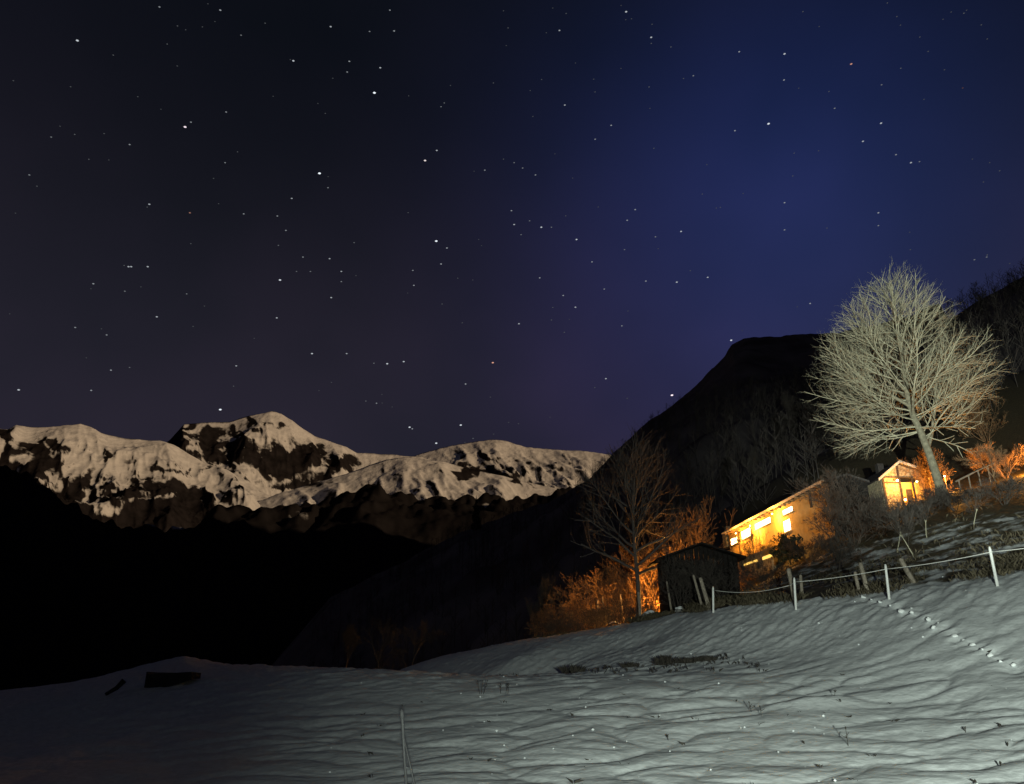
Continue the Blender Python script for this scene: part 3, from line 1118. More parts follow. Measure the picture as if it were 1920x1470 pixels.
def window_at(parent, T, h, t, depth, pane_mat, panes=2, sill=True):
    a, b, c, d = h
    w = 0.07
    m = MB()
    m.box(a, a + w, t + depth - 0.06, t + depth, c, d, T)
    m.box(b - w, b, t + depth - 0.06, t + depth, c, d, T)
    m.box(a + w, b - w, t + depth - 0.06, t + depth, c, c + w, T)
    m.box(a + w, b - w, t + depth - 0.06, t + depth, d - w, d, T)
    for i in range(1, panes):
        x = a + (b - a) * i / panes
        m.box(x - 0.025, x + 0.025, t + depth - 0.055, t + depth - 0.003, c + w, d - w, T)
    fr = m.build('window', M['frame'], parent)
    MB().box(a + w, b - w, t + depth - 0.02, t + depth + 0.01, c + w, d - w, T).build('pane', pane_mat, fr)
    if sill:
        MB().box(a - 0.06, b + 0.06, t - 0.09, t - 0.003, c - 0.07, c - 0.002, T).build('sill', M['stone'], fr)
    return fr


WIN_PX = [(1364, 1383, 1015, 1008, 1023), (1389, 1408, 1000, 991, 1010), (1414, 1446, 981, 974, 988), (1466, 1487, 957, 951, 964), (1468, 1483, 985, 973, 998)]
HOLES = []
for (ua, ub, vm, vt, vb) in WIN_PX:
    s1, _ = on_facade(ua, vm)
    s0, _ = on_facade(ub, vm)
    um = (ua + ub) / 2
    _, zt = on_facade(um, vt)
    _, zb = on_facade(um, vb)
    HOLES.append((max(0.4, s0), min(FL - 0.3, s1), zb, min(zt, EAVE - 0.16)))
wall_holes(0, FL, BASE, EAVE - 0.02, HOLES, OVER, 0.05, HT).build('facade', M['plaster'], house)
for h in HOLES:
    window_at(house, HT, h, OVER, 0.05, M['pane'], 2)
W = 2.7
RISE = 0.28
m = MB()
m.box(0.002, 0.3, OVER + 0.2, OVER + W, BASE, EAVE - 0.02, HT)
m.box(FL - 0.3, FL - 0.002, OVER + 0.2, OVER + W, BASE, EAVE - 0.02, HT)
m.box(0.3, FL - 0.3, OVER + W - 0.3, OVER + W, BASE, EAVE - 0.02, HT)
for s in (0.002, FL - 0.302):
    m.add([HT(s, OVER + 0.05, EAVE - 0.018), HT(s, OVER + W, EAVE - 0.018), HT(s, OVER + W / 2, EAVE + RISE), HT(s + 0.3, OVER + 0.05, EAVE - 0.018), HT(s + 0.3, OVER + W, EAVE - 0.018), HT(s + 0.3, OVER + W / 2, EAVE + RISE)],
          [(0, 1, 2), (3, 5, 4), (0, 2, 5, 3), (1, 4, 5, 2)])
m.build('gable_wall', M['shed_wood'], house)  # the gable's shade is carried by the near-black colour
# roof: two slopes with an overhang
m = MB()
sl = RISE / (W / 2)
for sgn in (0, 1):
    e_t = 0.0 if sgn == 0 else OVER + W + 0.12
    r_t = OVER + W / 2
    ze = EAVE + 0.03 + (0.0 - OVER) * sl * 0.0
    zr = EAVE + RISE + 0.12 + 0.1
    for_a = [HT(-0.12, e_t, ze), HT(FL + 0.4, e_t, ze), HT(FL + 0.4, r_t, zr), HT(-0.12, r_t, zr)]
    for_b = [(p[0], p[1], p[2] + 0.14) for p in for_a]
    m.hexa(for_a + for_b)
roof = m.build('roof', M['roof_dark'], house)
MB().box(-0.32, FL + 0.42, -0.05, -0.004, EAVE - 0.02, EAVE + 0.17, HT).build('fascia', M['fascia'], roof)
m = MB()
m.tube([HT(-0.3, -0.11, EAVE + 0.10), HT(FL + 0.4, -0.11, EAVE + 0.06)], 0.05, 8)
m.build('gutter', M['fascia'], roof)
raf = None
for i in range(24):
    s = 0.3 + i * (FL - 0.6) / 23
    mm_ = MB().box(s - 0.05, s + 0.05, 0.02, OVER + 0.03, EAVE - 0.12, EAVE + 0.012, HT)
    mm_.build('rafter', M['frame'], roof)
MB().box(6.0, 6.6, OVER + 1.2, OVER + 1.7, EAVE + 0.3, EAVE + 1.1, HT).build('chimney', M['stone_wall'], roof)
# door and drain pipes
s_d, z_d = on_facade(1421, 1014)
MB().box(s_d - 0.45, s_d + 0.45, OVER - 0.05, OVER - 0.004, z_d - 1.0, z_d + 0.75, HT).build('door', M['frame'], house)
for uu in (1386, 1411):
    s_p, z_p = on_facade(uu, 1005)
    m = MB()
    m.tube([HT(s_p, OVER - 0.07, EAVE - 0.2), HT(s_p, OVER - 0.07, BASE + 0.1)], 0.045, 6)
    m.build('drainpipe', M['roof_dark'], house)
s_d, z_d = on_facade(1521, 938)
MB().box(s_d - 0.12, s_d + 0.12, OVER - 0.09, OVER - 0.004, z_d - 0.5, z_d + 0.5, HT).build('shutter', M['dark_wood'], house)


def lamp(parent, loc, power, color=(1.0, 0.41, 0.05), radius=0.08, name='wall_lamp', bracket=True):
    """a small glass globe on a bracket, with its own light"""
    m = MB()
    x, y, z = loc
    if bracket:
        m.box(x - 0.05, x + 0.05, y - 0.05, y + 0.05, z + 0.14, z + 0.22)
        m.box(x - 0.015, x + 0.015, y - 0.015, y + 0.015, z + 0.09, z + 0.14)
        o = m.build(name, M['dark_wood'], parent)
    else:
        o = parent
    bm = bmesh.new()
    bmesh.ops.create_icosphere(bm, subdivisions=2, radius=radius)
    bmesh.ops.translate(bm, verts=bm.verts, vec=loc)
    me = bpy.data.meshes.new('bulb')
    bm.to_mesh(me)
    bm.free()
    me.materials.append(M['bulb'])
    link('bulb', me, o)
    l = bpy.data.lights.new('lamp_light', 'POINT')
    l.energy = power
    l.color = color
    l.shadow_soft_size = 0.25
    lo = bpy.data.objects.new('lamp_light', l)
    COL.objects.link(lo)
    lo.parent = o
    # clear of the globe, so that the globe does not swallow it
    lo.location = (loc[0] + (-0.30 if bracket else 0), loc[1] - 0.30, loc[2] - 0.25)
    return o


for s, dz, pw in ((FL - 3.1, -0.5, 620), (FL - 6.6, -0.45, 1200), (FL - 11.4, -0.4, 680)):
    lamp(house, HT(s, OVER - 0.45, EAVE + dz), pw, radius=0.045)

# low annex at the far end with its own chimney, and the terrace with its glowing panels
an = P(1352, 1002, 76)
m = MB()
m.box(FL + 0.45, FL + 6.0, OVER + 0.4, OVER + 5.0, BASE - 2.0, EAVE - 1.25, HT)
m.build('annex', M['plaster'], house)
m = MB()
m.hexa([HT(FL + 0.45, OVER, EAVE - 1.2), HT(FL + 6.3, OVER, EAVE - 1.2), HT(FL + 6.3, OVER + 5.2, EAVE - 0.2), HT(FL + 0.45, OVER + 5.2, EAVE - 0.2),
        HT(FL + 0.45, OVER, EAVE - 1.06), HT(FL + 6.3, OVER, EAVE - 1.06), HT(FL + 6.3, OVER + 5.2, EAVE - 0.06), HT(FL + 0.45, OVER + 5.2, EAVE - 0.06)])
m.build('annex_roof', M['roof_dark'], house)
m = MB()
m.box(FL + 1.6, FL + 2.5, OVER + 0.25, OVER + 1.0, EAVE - 1.0, EAVE + 0.3, HT)
m.box(FL + 1.85, FL + 2.25, OVER + 0.45, OVER + 0.8, EAVE + 0.3, EAVE + 1.0, HT)
m.build('chimney', M['stone_wall'], house)
# terrace wall in front of the facade with glowing panels put in for its bright patches
m = MB()
t_z = 9.6
m.box(3.0, FL - 1.0, OVER - 3.2, OVER - 2.9, 6.5, t_z, HT)
m.box(3.0, FL - 1.0, OVER - 2.9, OVER - 0.02, 8.6, t_z - 0.25, HT)
terr = m.build('terrace', M['stone_wall'], house)
for (ua, ub, vt, vb) in ((1396, 1411, 1052, 1061), (1414, 1420, 1049, 1055), (1431, 1453, 1036, 1050)):
    s1, z1 = on_facade(ua, vb, -3.2)
    s0, z0 = on_facade(ub, vt, -3.2)
    MB().box(s0, s1, OVER - 3.25, OVER - 3.21, z1, z0, HT).build('glow_panel', M['amber_glow'], terr)

# ------------------------------------------------------------------ small gabled house
SY = 61.0
q = P(1700, 955, SY)
hut = empty('gabled_house', (q.x, q.y, q.z))
tag(hut, 'small gabled stone house with lamp-lit porch beside the big tree', 'house')


def ST(p, dy=0.0):
    """photograph point -> local point on the gable plane"""
    w = P(p[0], p[1], SY)
    return (w.x - q.x, dy, w.z - q.z)


def xz(u, v):
    a = ST((u, v))
    return a[0], a[2]


xl, zl = xz(1654, 886)
xr, zr_ = xz(1750, 894)
xp, zp = xz(1680, 870)
zb = -1.6
xm, _ = xz(1692, 925)
ze = min(zl, zr_)
xl = min(xl, xz(1660, 940)[0])
# left wall panel (stone) and gable triangle, with a window and the porch mouth
wx0, wz1 = xz(1672, 890)
wx1, wz0 = xz(1683, 902)
T2 = lambda s, t, z: (s, t, z)
wall_holes(xl, xm, zb, ze, [(wx0, wx1, wz0, min(wz1, ze - 0.1))], 0.0, 0.18, T2).build('front_wall', M['stone_wall'], hut)
window_at(hut, T2, (wx0, wx1, wz0, min(wz1, ze - 0.1)), 0.0, 0.18, M['pane_dark'], 2)
m = MB()
m.add([(xl, 0.0, ze), (xr, 0.0, ze), (xp, 0.0, zp), (xl, 0.2, ze), (xr, 0.2, ze), (xp, 0.2, zp)], [(0, 1, 2), (3, 5, 4), (0, 2, 5, 3), (1, 4, 5, 2), (0, 3, 4, 1)])
m.build('gable', M['stone_wall'], hut)
m = MB()
m.box(xl, xl + 0.25, 0.19, 6.0, zb, ze - 0.01, T2)
m.box(xr - 0.25, xr, 1.9, 6.0, zb, ze - 0.01, T2)
m.box(xl + 0.25, xr - 0.25, 5.75, 6.0, zb, ze - 0.01, T2)
m.build('side_wall', M['stone_wall'], hut)
wall_holes(xm, xr - 0.25, zb, ze, [(xm + 0.35, xm + 1.05, zb + 1.0, ze - 0.55)], 1.9, 0.15, T2).build('porch_wall', M['plaster'], hut)
window_at(hut, T2, (xm + 0.35, xm + 1.05, zb + 1.0, ze - 0.55), 1.9, 0.15, M['pane'], 1, False)
MB().box(xm - 0.2, xm - 0.004, 0.02, 1.9, zb, ze - 0.01, T2).build('porch_side', M['plaster'], hut)
MB().box(xr - 0.28, xr - 0.02, 0.02, 0.28, zb, ze - 0.012, T2).build('porch_post', M['stone_wall'], hut)
m = MB()
m.box(xm, xr - 0.3, 0.0, 1.9, zb, zb + 0.55, T2)
m.build('porch_floor', M['dark_wood'], hut)
m = MB()
m.box(xm + 0.02, xr - 0.3, 0.02, 0.07, zb + 1.35, zb + 1.45, T2)
for i in range(8):
    x = xm + 0.1 + i * (xr - xm - 0.5) / 7
    m.box(x - 0.03, x + 0.03, 0.025, 0.065, zb + 0.55, zb + 1.35, T2)
m.build('railing', M['dark_wood'], hut)
kl = (zp - ze) / (xp - xl)
kr = (zp - ze) / (xr - xp)
ov = 0.55
m = MB()
rl = [(xl - ov, ze - kl * ov), (xp, zp)]
rr2 = [(xr + ov * 0.3, ze - kr * ov * 0.3), (xp, zp)]
for (e, p) in (rl, rr2):
    m.hexa([(e[0], -0.6, e[1] + 0.02), (p[0], -0.6, p[1] + 0.02), (p[0], 6.4, p[1] + 0.02), (e[0], 6.4, e[1] + 0.02),
            (e[0], -0.6, e[1] + 0.14), (p[0], -0.6, p[1] + 0.14), (p[0], 6.4, p[1] + 0.14), (e[0], 6.4, e[1] + 0.14)])
hr = m.build('roof', M['roof_dark'], hut)
for (e, p) in (rl, rr2):
    m = MB()
    m.hexa([(e[0], -0.66, e[1] - 0.06), (p[0], -0.66, p[1] - 0.06), (p[0], -0.604, p[1] - 0.06), (e[0], -0.604, e[1] - 0.06),
            (e[0], -0.66, e[1] + 0.16), (p[0], -0.66, p[1] + 0.16), (p[0], -0.604, p[1] + 0.16), (e[0], -0.604, e[1] + 0.16)])
    m.build('bargeboard', M['fascia'], hr)
MB().box(xp - 0.3, xp + 0.2, 2.5, 3.0, zp - 0.1, zp + 0.7, T2).build('chimney', M['roof_dark'], hr)
for (a_, b_, c_, d_) in ((xl, xl + 0.16, zb, ze), (xm - 0.16, xm - 0.003, zb, ze), (xl + 0.17, xm - 0.17, ze - 0.55, ze - 0.42), (xm + 0.9, xm + 1.04, zb, ze - 0.1), (xm + 1.9, xm + 2.02, zb, ze - 0.1), (xp - 0.08, xp + 0.08, ze + 0.02, zp - 0.18)):
    MB().box(a_, b_, -0.07, -0.004, c_, d_, T2).build('beam', M['dark_wood'], hut)
MB().box(xl + 0.02, xr - 0.02, -0.075, -0.004, ze - 0.09, ze + 0.012, T2).build('beam', M['dark_wood'], hut)
MB().box(xm + 1.3, xm + 1.8, 1.86, 1.895, zb + 0.55, ze - 0.6, T2).build('door', M['dark_wood'], hut)
lx, lz = xz(1727, 899)
lamp(hut, (lx, 0.7, lz), 430)
lx, lz = xz(1678, 903)
lamp(hut, (lx, -0.4, lz), 340)
lx, lz = xz(1711, 931)
lamp(hut, (lx, 1.2, lz), 160)

# ------------------------------------------------------------------ shed
HY = 42.0
q2 = P(1310, 1135, HY)
shed = empty('shed', (q2.x, q2.y, gz(q2.x, q2.y)))
tag(shed, 'dark plank shed with a low gable below the farmhouse', 'shed')


def hx(u, v):
    w = P(u, v, HY)
    return w.x - q2.x, w.z - shed.location.z


s_l, s_le = hx(1248, 1046)
s_r, s_re = hx(1382, 1041)
s_p, s_pz = hx(1312, 1023)
s_e = min(s_le, s_re)
n_pl = 15
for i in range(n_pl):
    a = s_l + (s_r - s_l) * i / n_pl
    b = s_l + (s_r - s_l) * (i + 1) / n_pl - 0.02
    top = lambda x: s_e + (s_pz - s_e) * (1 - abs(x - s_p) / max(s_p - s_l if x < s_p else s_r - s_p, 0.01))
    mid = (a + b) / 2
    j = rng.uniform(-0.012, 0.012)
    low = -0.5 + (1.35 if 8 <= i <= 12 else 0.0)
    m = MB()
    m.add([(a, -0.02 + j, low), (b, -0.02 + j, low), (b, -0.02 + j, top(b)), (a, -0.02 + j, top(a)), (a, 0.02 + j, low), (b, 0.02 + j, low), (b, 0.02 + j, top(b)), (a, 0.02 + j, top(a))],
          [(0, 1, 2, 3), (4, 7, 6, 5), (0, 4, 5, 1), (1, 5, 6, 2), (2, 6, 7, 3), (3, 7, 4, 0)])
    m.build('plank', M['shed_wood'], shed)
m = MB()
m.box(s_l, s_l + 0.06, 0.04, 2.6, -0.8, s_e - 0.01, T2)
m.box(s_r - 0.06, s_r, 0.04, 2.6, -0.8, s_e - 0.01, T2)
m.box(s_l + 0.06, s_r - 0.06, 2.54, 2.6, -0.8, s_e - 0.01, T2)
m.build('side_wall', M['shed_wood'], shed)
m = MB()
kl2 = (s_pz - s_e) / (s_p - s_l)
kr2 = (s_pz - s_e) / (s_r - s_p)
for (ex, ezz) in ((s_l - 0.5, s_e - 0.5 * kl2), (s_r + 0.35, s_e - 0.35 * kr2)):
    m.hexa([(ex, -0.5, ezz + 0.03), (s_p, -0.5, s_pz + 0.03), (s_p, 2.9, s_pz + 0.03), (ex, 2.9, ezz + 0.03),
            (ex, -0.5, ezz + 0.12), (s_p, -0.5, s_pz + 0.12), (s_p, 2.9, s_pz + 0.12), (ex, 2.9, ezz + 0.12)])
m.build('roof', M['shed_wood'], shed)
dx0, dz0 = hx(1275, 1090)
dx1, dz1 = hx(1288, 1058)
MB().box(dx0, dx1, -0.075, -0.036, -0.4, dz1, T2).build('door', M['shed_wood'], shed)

# warm lamps of the farm yard behind the shed (on the farm's own wall ends)
for (u, v, y, pw) in ((1250, 1062, 47.2, 2600),):
    lp = P(u, v, y)
    lp.z = gz(lp.x, lp.y) + 2.3
    post = empty('garden_lamp', (lp.x, lp.y, gz(lp.x, lp.y)))
    hgt = lp.z - post.location.z
    m = MB()
    m.tube([(0, 0, -0.1), (0, 0, hgt - 0.1)], 0.035, 8)
    m.build('post', M['dark_wood'], post)
    lamp(post, (0, 0, hgt), pw, (1.0, 0.40, 0.06), 0.07, bracket=False)
    tag(post, 'garden lamp on a thin post glowing behind the shed' if u > 1200 else 'garden lamp glowing inside the red shrubs left of the dark tree', 'lamp', None)

# ------------------------------------------------------------------ shrubs round the houses
shrub(1118, 53, 0, 'twig_red', (2.4, 2.0, 2.7), 'copper leaved shrub glowing orange left of the dark tree', leaves=1500, leaf_mat='leaf_dry', leaf_size=0.034, rz=.4)
shrub(1052, 55, 1, 'twig_red', (1.5, 1.4, 1.6), 'dim red shrub at the left end of the glowing hedge', leaves=1500, leaf_mat='leaf_dry', leaf_size=0.034, rz=2.0)
shrub(1222, 51, 0, 'twig_red', (2.5, 2.1, 3.4), 'golden lit shrub between the dark tree and the shed roof', leaves=1500, leaf_mat='leaf_dry', leaf_size=0.034, rz=1.2)
shrub(1274, 52, 1, 'twig_red', (2.4, 2.0, 3.7), 'golden lit shrub rising behind the left roof slope of the shed', leaves=1500, leaf_mat='leaf_dry', leaf_size=0.034, rz=3.0)
shrub(1164, 55, 2, 'twig_red', (2.3, 1.7, 1.9), 'orange lit shrub low behind the trunk of the dark tree', leaves=1500, leaf_mat='leaf_dry', leaf_size=0.034, rz=.9)
# the clipped evergreen in front of the facade
shrub(1478, 46, 1, 'evergreen', (0.62, 0.6, 0.72), 'round dark evergreen bush in front of the farmhouse windows', 'bush', leaves=5200, leaf_mat='evergreen', name='evergreen_bush', leaf_size=0.11)
for i, (u, y, k, sc, lb) in enumerate([
    (1562, 46.0, 0, (1.1, 1.1, 1.0), 'leafless grey shrub at the near corner of the farmhouse'),
    (1584, 49.0, 2, (1.2, 1.1, 1.25), 'tall twiggy shrub in the gap between the two lit houses'),
    (1618, 53.0, 0, (1.1, 1.1, 1.05), 'brownish twiggy shrub left of the gabled house'),
    (1600, 42.0, 1, (1.25, 1.1, 0.95), 'low tangled shrub below the gap between the houses'),
    (1640, 44.0, 2, (1.0, 1.0, 0.62), 'leafless shrub below the left corner of the gabled house'),
    (1688, 43.0, 0, (1.0, 1.0, 0.55), 'twiggy shrub straight below the gabled house'),
    (1730, 46.0, 1, (1.1, 1.0, 0.5), 'low shrub under the porch of the gabled house'),
    (1778, 47.5, 1, (1.1, 1.0, 0.55), 'low dark shrub at the foot of the big tree'),
    (1800, 44.0, 0, (0.9, 0.9, 0.7), 'thin shrub on the bank right of the big tree'),
    (1560, 37.0, 1, (1.0, 0.9, 0.7), 'low bramble behind the fence near the paired wooden posts'),
    (1430, 38.0, 1, (1.0, 0.9, 0.6), 'low bramble below the terrace of the farmhouse'),
    (1895, 40.0, 0, (0.9, 0.9, 0.75), 'twiggy shrub on the bank at the right edge'),
    (1590, 46.5, 2, (1.5, 1.2, 1.3), 'tall brownish thicket hiding the near gable of the farmhouse'),
    (1622, 47.5, 0, (1.3, 1.2, 1.2), 'tangled thicket right of the farmhouse gable'),
    (1345, 38.5, 0, (1.1, 1.0, 0.95), 'dark leafless shrub in front of the right half of the shed'),
    (1262, 40.0, 2, (1.0, 1.0, 0.85), 'dark twiggy shrub at the left corner of the shed'),
    (1034, 49.5, 1, (1.2, 1.0, 0.75), 'leftmost low dark shrub along the far edge of the slope'),
    (1076, 48.0, 1, (1.2, 1.0, 0.75), 'second low dark shrub along the far edge of the slope'),
    (1118, 46.5, 0, (1.2, 1.0, 0.75), 'third low dark shrub along the far edge, under the glowing hedge'),
    (1156, 45.2, 1, (1.2, 1.0, 0.75), 'low dark shrub just left of the dark tree trunk'),
    (1402, 58.0, 2, (0.9, 0.8, 0.95), 'thin dark shrub against the glowing left end of the farmhouse'),
    (1432, 55.5, 0, (0.8, 0.7, 0.85), 'thin dark shrub against the middle of the glowing farmhouse wall'),
    (1510, 42.0, 0, (1.0, 0.9, 0.8), 'dark shrub right of the round evergreen bush'),
]):
    shrub(u, y, k, 'twig_grey' if i not in (1, 2) else 'twig_dark', sc, lb, rz=i * 1.1)
shrub(1772, 59, 2, 'twig_red', (1.05, 1.0, 1.25), 'fan shaped shrub glowing orange right of the gabled house', leaves=1500, leaf_mat='leaf_dry', rz=.5)
shrub(1753, 60, 2, 'twig_red', (0.42, 0.5, 1.0), 'yellow lit shrub between the porch and the big trunk', leaves=1500, leaf_mat='leaf_dry', rz=1.5)
shrub(1912, 56, 0, 'twig_red', (1.4, 1.2, 1.3), 'orange lit shrub cut by the right edge of the view', leaves=1500, leaf_mat='leaf_dry', leaf_size=0.034, rz=2.2)
shrub(1888, 70, 1, 'twig_red', (1.8, 1.4, 2.0), 'dim reddish shrub behind the orange one at the right edge', leaves=1500, leaf_mat='leaf_dry', leaf_size=0.034, rz=.2)
tree_at(1893, 47, 2, 'twig_red', 3.6, 'small forked tree with lamp-lit branches on the upper bank', rz=1.0, lean=(0, -0.05))
# yard lamp by the small house
for (u, v, y, pw, lb) in ((1771, 893, 57.0, 1500, 'yard lamp glowing beside the orange shrub right of the gabled house'), (1925, 862, 54.0, 1300, 'yard lamp glowing under the shrub at the right edge')):
    lp = P(u, v, y)
    lp.z = max(lp.z, gz(lp.x, lp.y) + 0.9)
    post = empty('yard_lamp', (lp.x, lp.y, gz(lp.x, lp.y)))
    hgt = lp.z - post.location.z
    m = MB()
    m.tube([(0, 0, -0.1), (0, 0, hgt - 0.06)], 0.03, 8)
    m.build('post', M['dark_wood'], post)
    lamp(post, (0, 0, hgt), pw, (1.0, 0.40, 0.06), 0.05, bracket=False)
    tag(post, lb, 'lamp')
# lit handrail climbing to the right
rail = empty('handrail', P(1797, 903, 54))
m = MB()
ra, rb = P(1792, 903, 54) - rail.location, P(1864, 868, 54) - rail.location
m.tube([ra, ra.lerp(rb, 0.5) + Vector((0, 0, 0.03)), rb], 0.06, 8)
m.build('rail', M['old_wood'], rail)
for i in range(4):
    c = ra.lerp(rb, (i + 0.3) / 4)
    w = rail.location + c
    MB().tube([c, (c.x, c.y, gz(w.x, w.y) - 0.1 - rail.location.z)], 0.05, 6).build('post', M['old_wood'], rail)
tag(rail, 'wooden handrail lit yellow climbing the bank beside the big tree', 'handrail')

# ------------------------------------------------------------------ saplings on the bank
sap = tree_segs(33, 3.2, 0.035, 4, (-0.25, 0), 0.10, 0.5, 0.006, 0.5)
sa, sb = split_tree(sap, 0.02)
sap_t, sap_c = tube_mesh('trunk', sa, M['twig_pale'], 6), tube_mesh('crown', sb, M['twig_grey'], 3)
for i, (u, y, k, rz, lb) in enumerate([(1712, 33, 0.8, 0.2, 'slender leaning sapling below the gabled house'), (1835, 36, 0.62, 3.4, 'crooked pale sapling on the snowy bank at the right'),
                                       (1680, 36, 0.75, 2.3, 'thin sapling behind the wooden posts of the middle fence'), (1742, 37, 0.7, 4.2, 'bent sapling on the dark bank below the big tree')]):
    p = P(u, 1030, y)
    place_tree('sapling', (p.x, p.y, gz(p.x, p.y)), sap_t, sap_c, lb, 'sapling', 'saplings on the bank', rz, (k, k, k))


# ------------------------------------------------------------------ trees on the wooded hill and in the valley
def hill_point(u_az, frac):
    a, el, rrid, rnear, znear, pw = NH
    e = np.interp(u_az, a, el)
    rr_r = np.interp(u_az, a, rrid)
    rn = np.interp(u_az, a, rnear)
    zn = np.interp(u_az, a, znear)
    r = rn + (rr_r - rn) * frac
    z = zn + (EYE + rr_r * math.tan(e) - zn) * frac ** pw
    return Vector((r * math.sin(u_az), r * math.cos(u_az), z))


def az_of(u, v):
    a, b, c = ray(u, v)
    return math.atan2(a, b)


for i, (u, fr, h, lb) in enumerate([(1442, .16, 11, 'slim bare tree on the dark hillside above the farmhouse roof'), (1502, .16, 13, 'pale trunked bare tree on the hillside left of the big tree'),
                                    (1540, .10, 11, 'bare tree on the hillside just behind the left edge of the big crown'), (1395, .10, 9, 'small bare tree on the hillside over the farmhouse chimney'),
                                    (1330, .12, 10, 'bare tree on the dark slope right of the dark tree'), (1862, .05, 9, 'bare tree on the hillside behind the right edge of the big crown')]):
    p = hill_point(az_of(u, 760), fr)
    p.z -= 1.5
    tree_at(0, 0, 1, 'twig_grey', h, lb, group='bare trees on the hillside', rz=i * 1.3, base=p)
for i, (u, y, h, lb, k) in enumerate([(640, 74, 7, 'black bare tree in the valley left of the field corner', 0), (715, 70, 6, 'wide dark bare tree beyond the snowy brow', 2), (770, 78, 6, 'low dark tree just left of the far slope', 2),
                                      (1000, 84, 8, 'dark bare tree behind the upper end of the far slope', 1)]):
    p = P(u, 1230, y)
    p.z = gz(p.x, p.y)
    tree_at(0, 0, k, 'twig_dark', h, lb, group='bare trees beyond the field', rz=i * 2.0, base=p)

# the lone spruce against the snow
def conifer(h, seed):
    g = random.Random(seed)
    trunk = [(0, 0, -1, 0, 0, h * 0.95, 0.22, 0.03)]
    v, fcs = [], []
    z = h * 0.08
    while z < h:
        t = z / h
        rad = (1 - t) ** 0.85 * h * 0.19 + 0.15
        n = 9
        for k in range(n):
            a = g.uniform(0, 6.283)
            L = rad * g.uniform(0.75, 1.15)
            w = L * 0.32
            d = Vector((math.cos(a), math.sin(a), 0))
            s = Vector((-math.sin(a), math.cos(a), 0))
            b = len(v)
            dz = -0.22 * L
            v += [Vector((0, 0, z + 0.25)), d * L * 0.6 + s * w + Vector((0, 0, z + dz * 0.4)), d * L + Vector((0, 0, z + dz)), d * L * 0.6 - s * w + Vector((0, 0, z + dz * 0.4)), d * L * 0.55 + Vector((0, 0, z + dz - 0.12 * L))]
            fcs += [(b, b + 1, b + 2), (b, b + 2, b + 3), (b + 1, b + 4, b + 2), (b + 4, b + 3, b + 2)]
        z += h * 0.022 + 0.1
    return np.array(trunk), np.array([tuple(p) for p in v]), np.array(fcs)


ct, cv, cf = conifer(22, 4)
p = hill_point(az_of(893, 950), 0.95)
sp = empty('spruce_tree', (p.x, p.y, p.z - 1))
link('trunk', tube_mesh('trunk', ct, M['twig_dark'], 6), sp)
link('crown', raw_mesh('crown', cv, cf, M['evergreen']), sp)
tag(sp, 'lone dark spruce standing against the snowy mountains', 'tree')

# woods that read as one dark mass: bare crowns made of many slivers
def woodland(name, n, az0, az1, f0, f1, h0, h1, seed, label):
    g = np.random.default_rng(seed)
    segs = []
    for i in range(n):
        a_ = g.uniform(az0, az1)
        p = hill_point(R(a_), g.uniform(f0, f1 if a_ < 22 else 0.72))
        h = g.uniform(h0, h1)
        r0 = h * 0.011
        top = p + Vector((g.normal(0, 0.05) * h, g.normal(0, 0.05) * h, h))
        segs.append((p.x, p.y, p.z - 1, *top, r0, 0.03))
        for k in range(15):
            t = g.uniform(0.28, 0.97)
            b = p.lerp(top, t)
            a = g.uniform(0, 6.283)
            L = h * (0.34 * (1.05 - t) + 0.09) * g.uniform(0.6, 1.2)
            e = b + Vector((math.cos(a) * L * 0.65, math.sin(a) * L * 0.65, L * g.uniform(0.5, 1.0)))
            segs.append((*b, *e, r0 * 0.42, 0.02))
            c = b.lerp(e, g.uniform(0.3, 0.7))
            a2 = a + g.normal(0, 0.9)
            e2 = c + Vector((math.cos(a2) * L * 0.4, math.sin(a2) * L * 0.4, L * 0.5))
            segs.append((*c, *e2, r0 * 0.26, 0.015))
    o = link(name, tube_mesh(name, np.array(segs), M['twig_far'], 3))
    tag(o, label, 'woodland', kind='stuff')
    return o


woodland('woodland', 1500, -14, 40, 0.02, 0.93, 5, 11, 3, 'bare winter wood covering the dark hillside as one mass')

# ------------------------------------------------------------------ electric rope fence
fence = empty('rope_fence', P(1492, 1142, 28.5))
fo = Vector(fence.location)
POSTS = [((1337, 1100), (1337, 1147), 33.0), ((1489, 1083), (1492, 1142), 28.5), ((1660, 1058), (1667, 1123), 25.5), ((1855, 1025), (1870, 1097), 22.5), ((2080, 985), (2110, 1068), 19.5)]
tops = []
for (a, b, y) in POSTS:
    pt, pb = P(a[0], a[1], y), P(b[0], b[1], y)
    pb.z = gz(pb.x, pb.y) - 0.12
    d = (pt - pb).normalized()
    m = MB()
    m.tube([pb - fo, pb.lerp(pt, 0.93) - fo, pt - fo], [0.042, 0.040, 0.026], 10)
    po = m.build('post', M['white_plastic'], fence, True)
    hk = pb.lerp(pt, 0.87)
    MB().tube([hk - fo + Vector((-0.02, -0.05, -0.02)), hk - fo + Vector((0, -0.085, 0.0)), hk - fo + Vector((0.02, -0.05, 0.02))], 0.012, 6).build('rope_holder', M['white_plastic'], po)
    tops.append(hk + Vector((0, -0.07, 0)))


def rope(a, b, sag, r=0.010):
    pts = []
    for i in range(15):
        t = i / 14
        p = a.lerp(b, t)
        p.z -= sag * 4 * t * (1 - t)
        pts.append(p - fo)
    MB().tube(pts, r, 6).build('rope', M['rope'], fence, True)


wp = P(1479, 1098, 29.2)
rope(tops[0], wp, 0.16)
for i in range(1, 4):
    rope(tops[i], tops[i + 1], 0.05, 0.011)
rope(wp, tops[1], 0.01)
tag(fence, 'white rope fence on thin plastic posts along the upper field edge', 'fence')

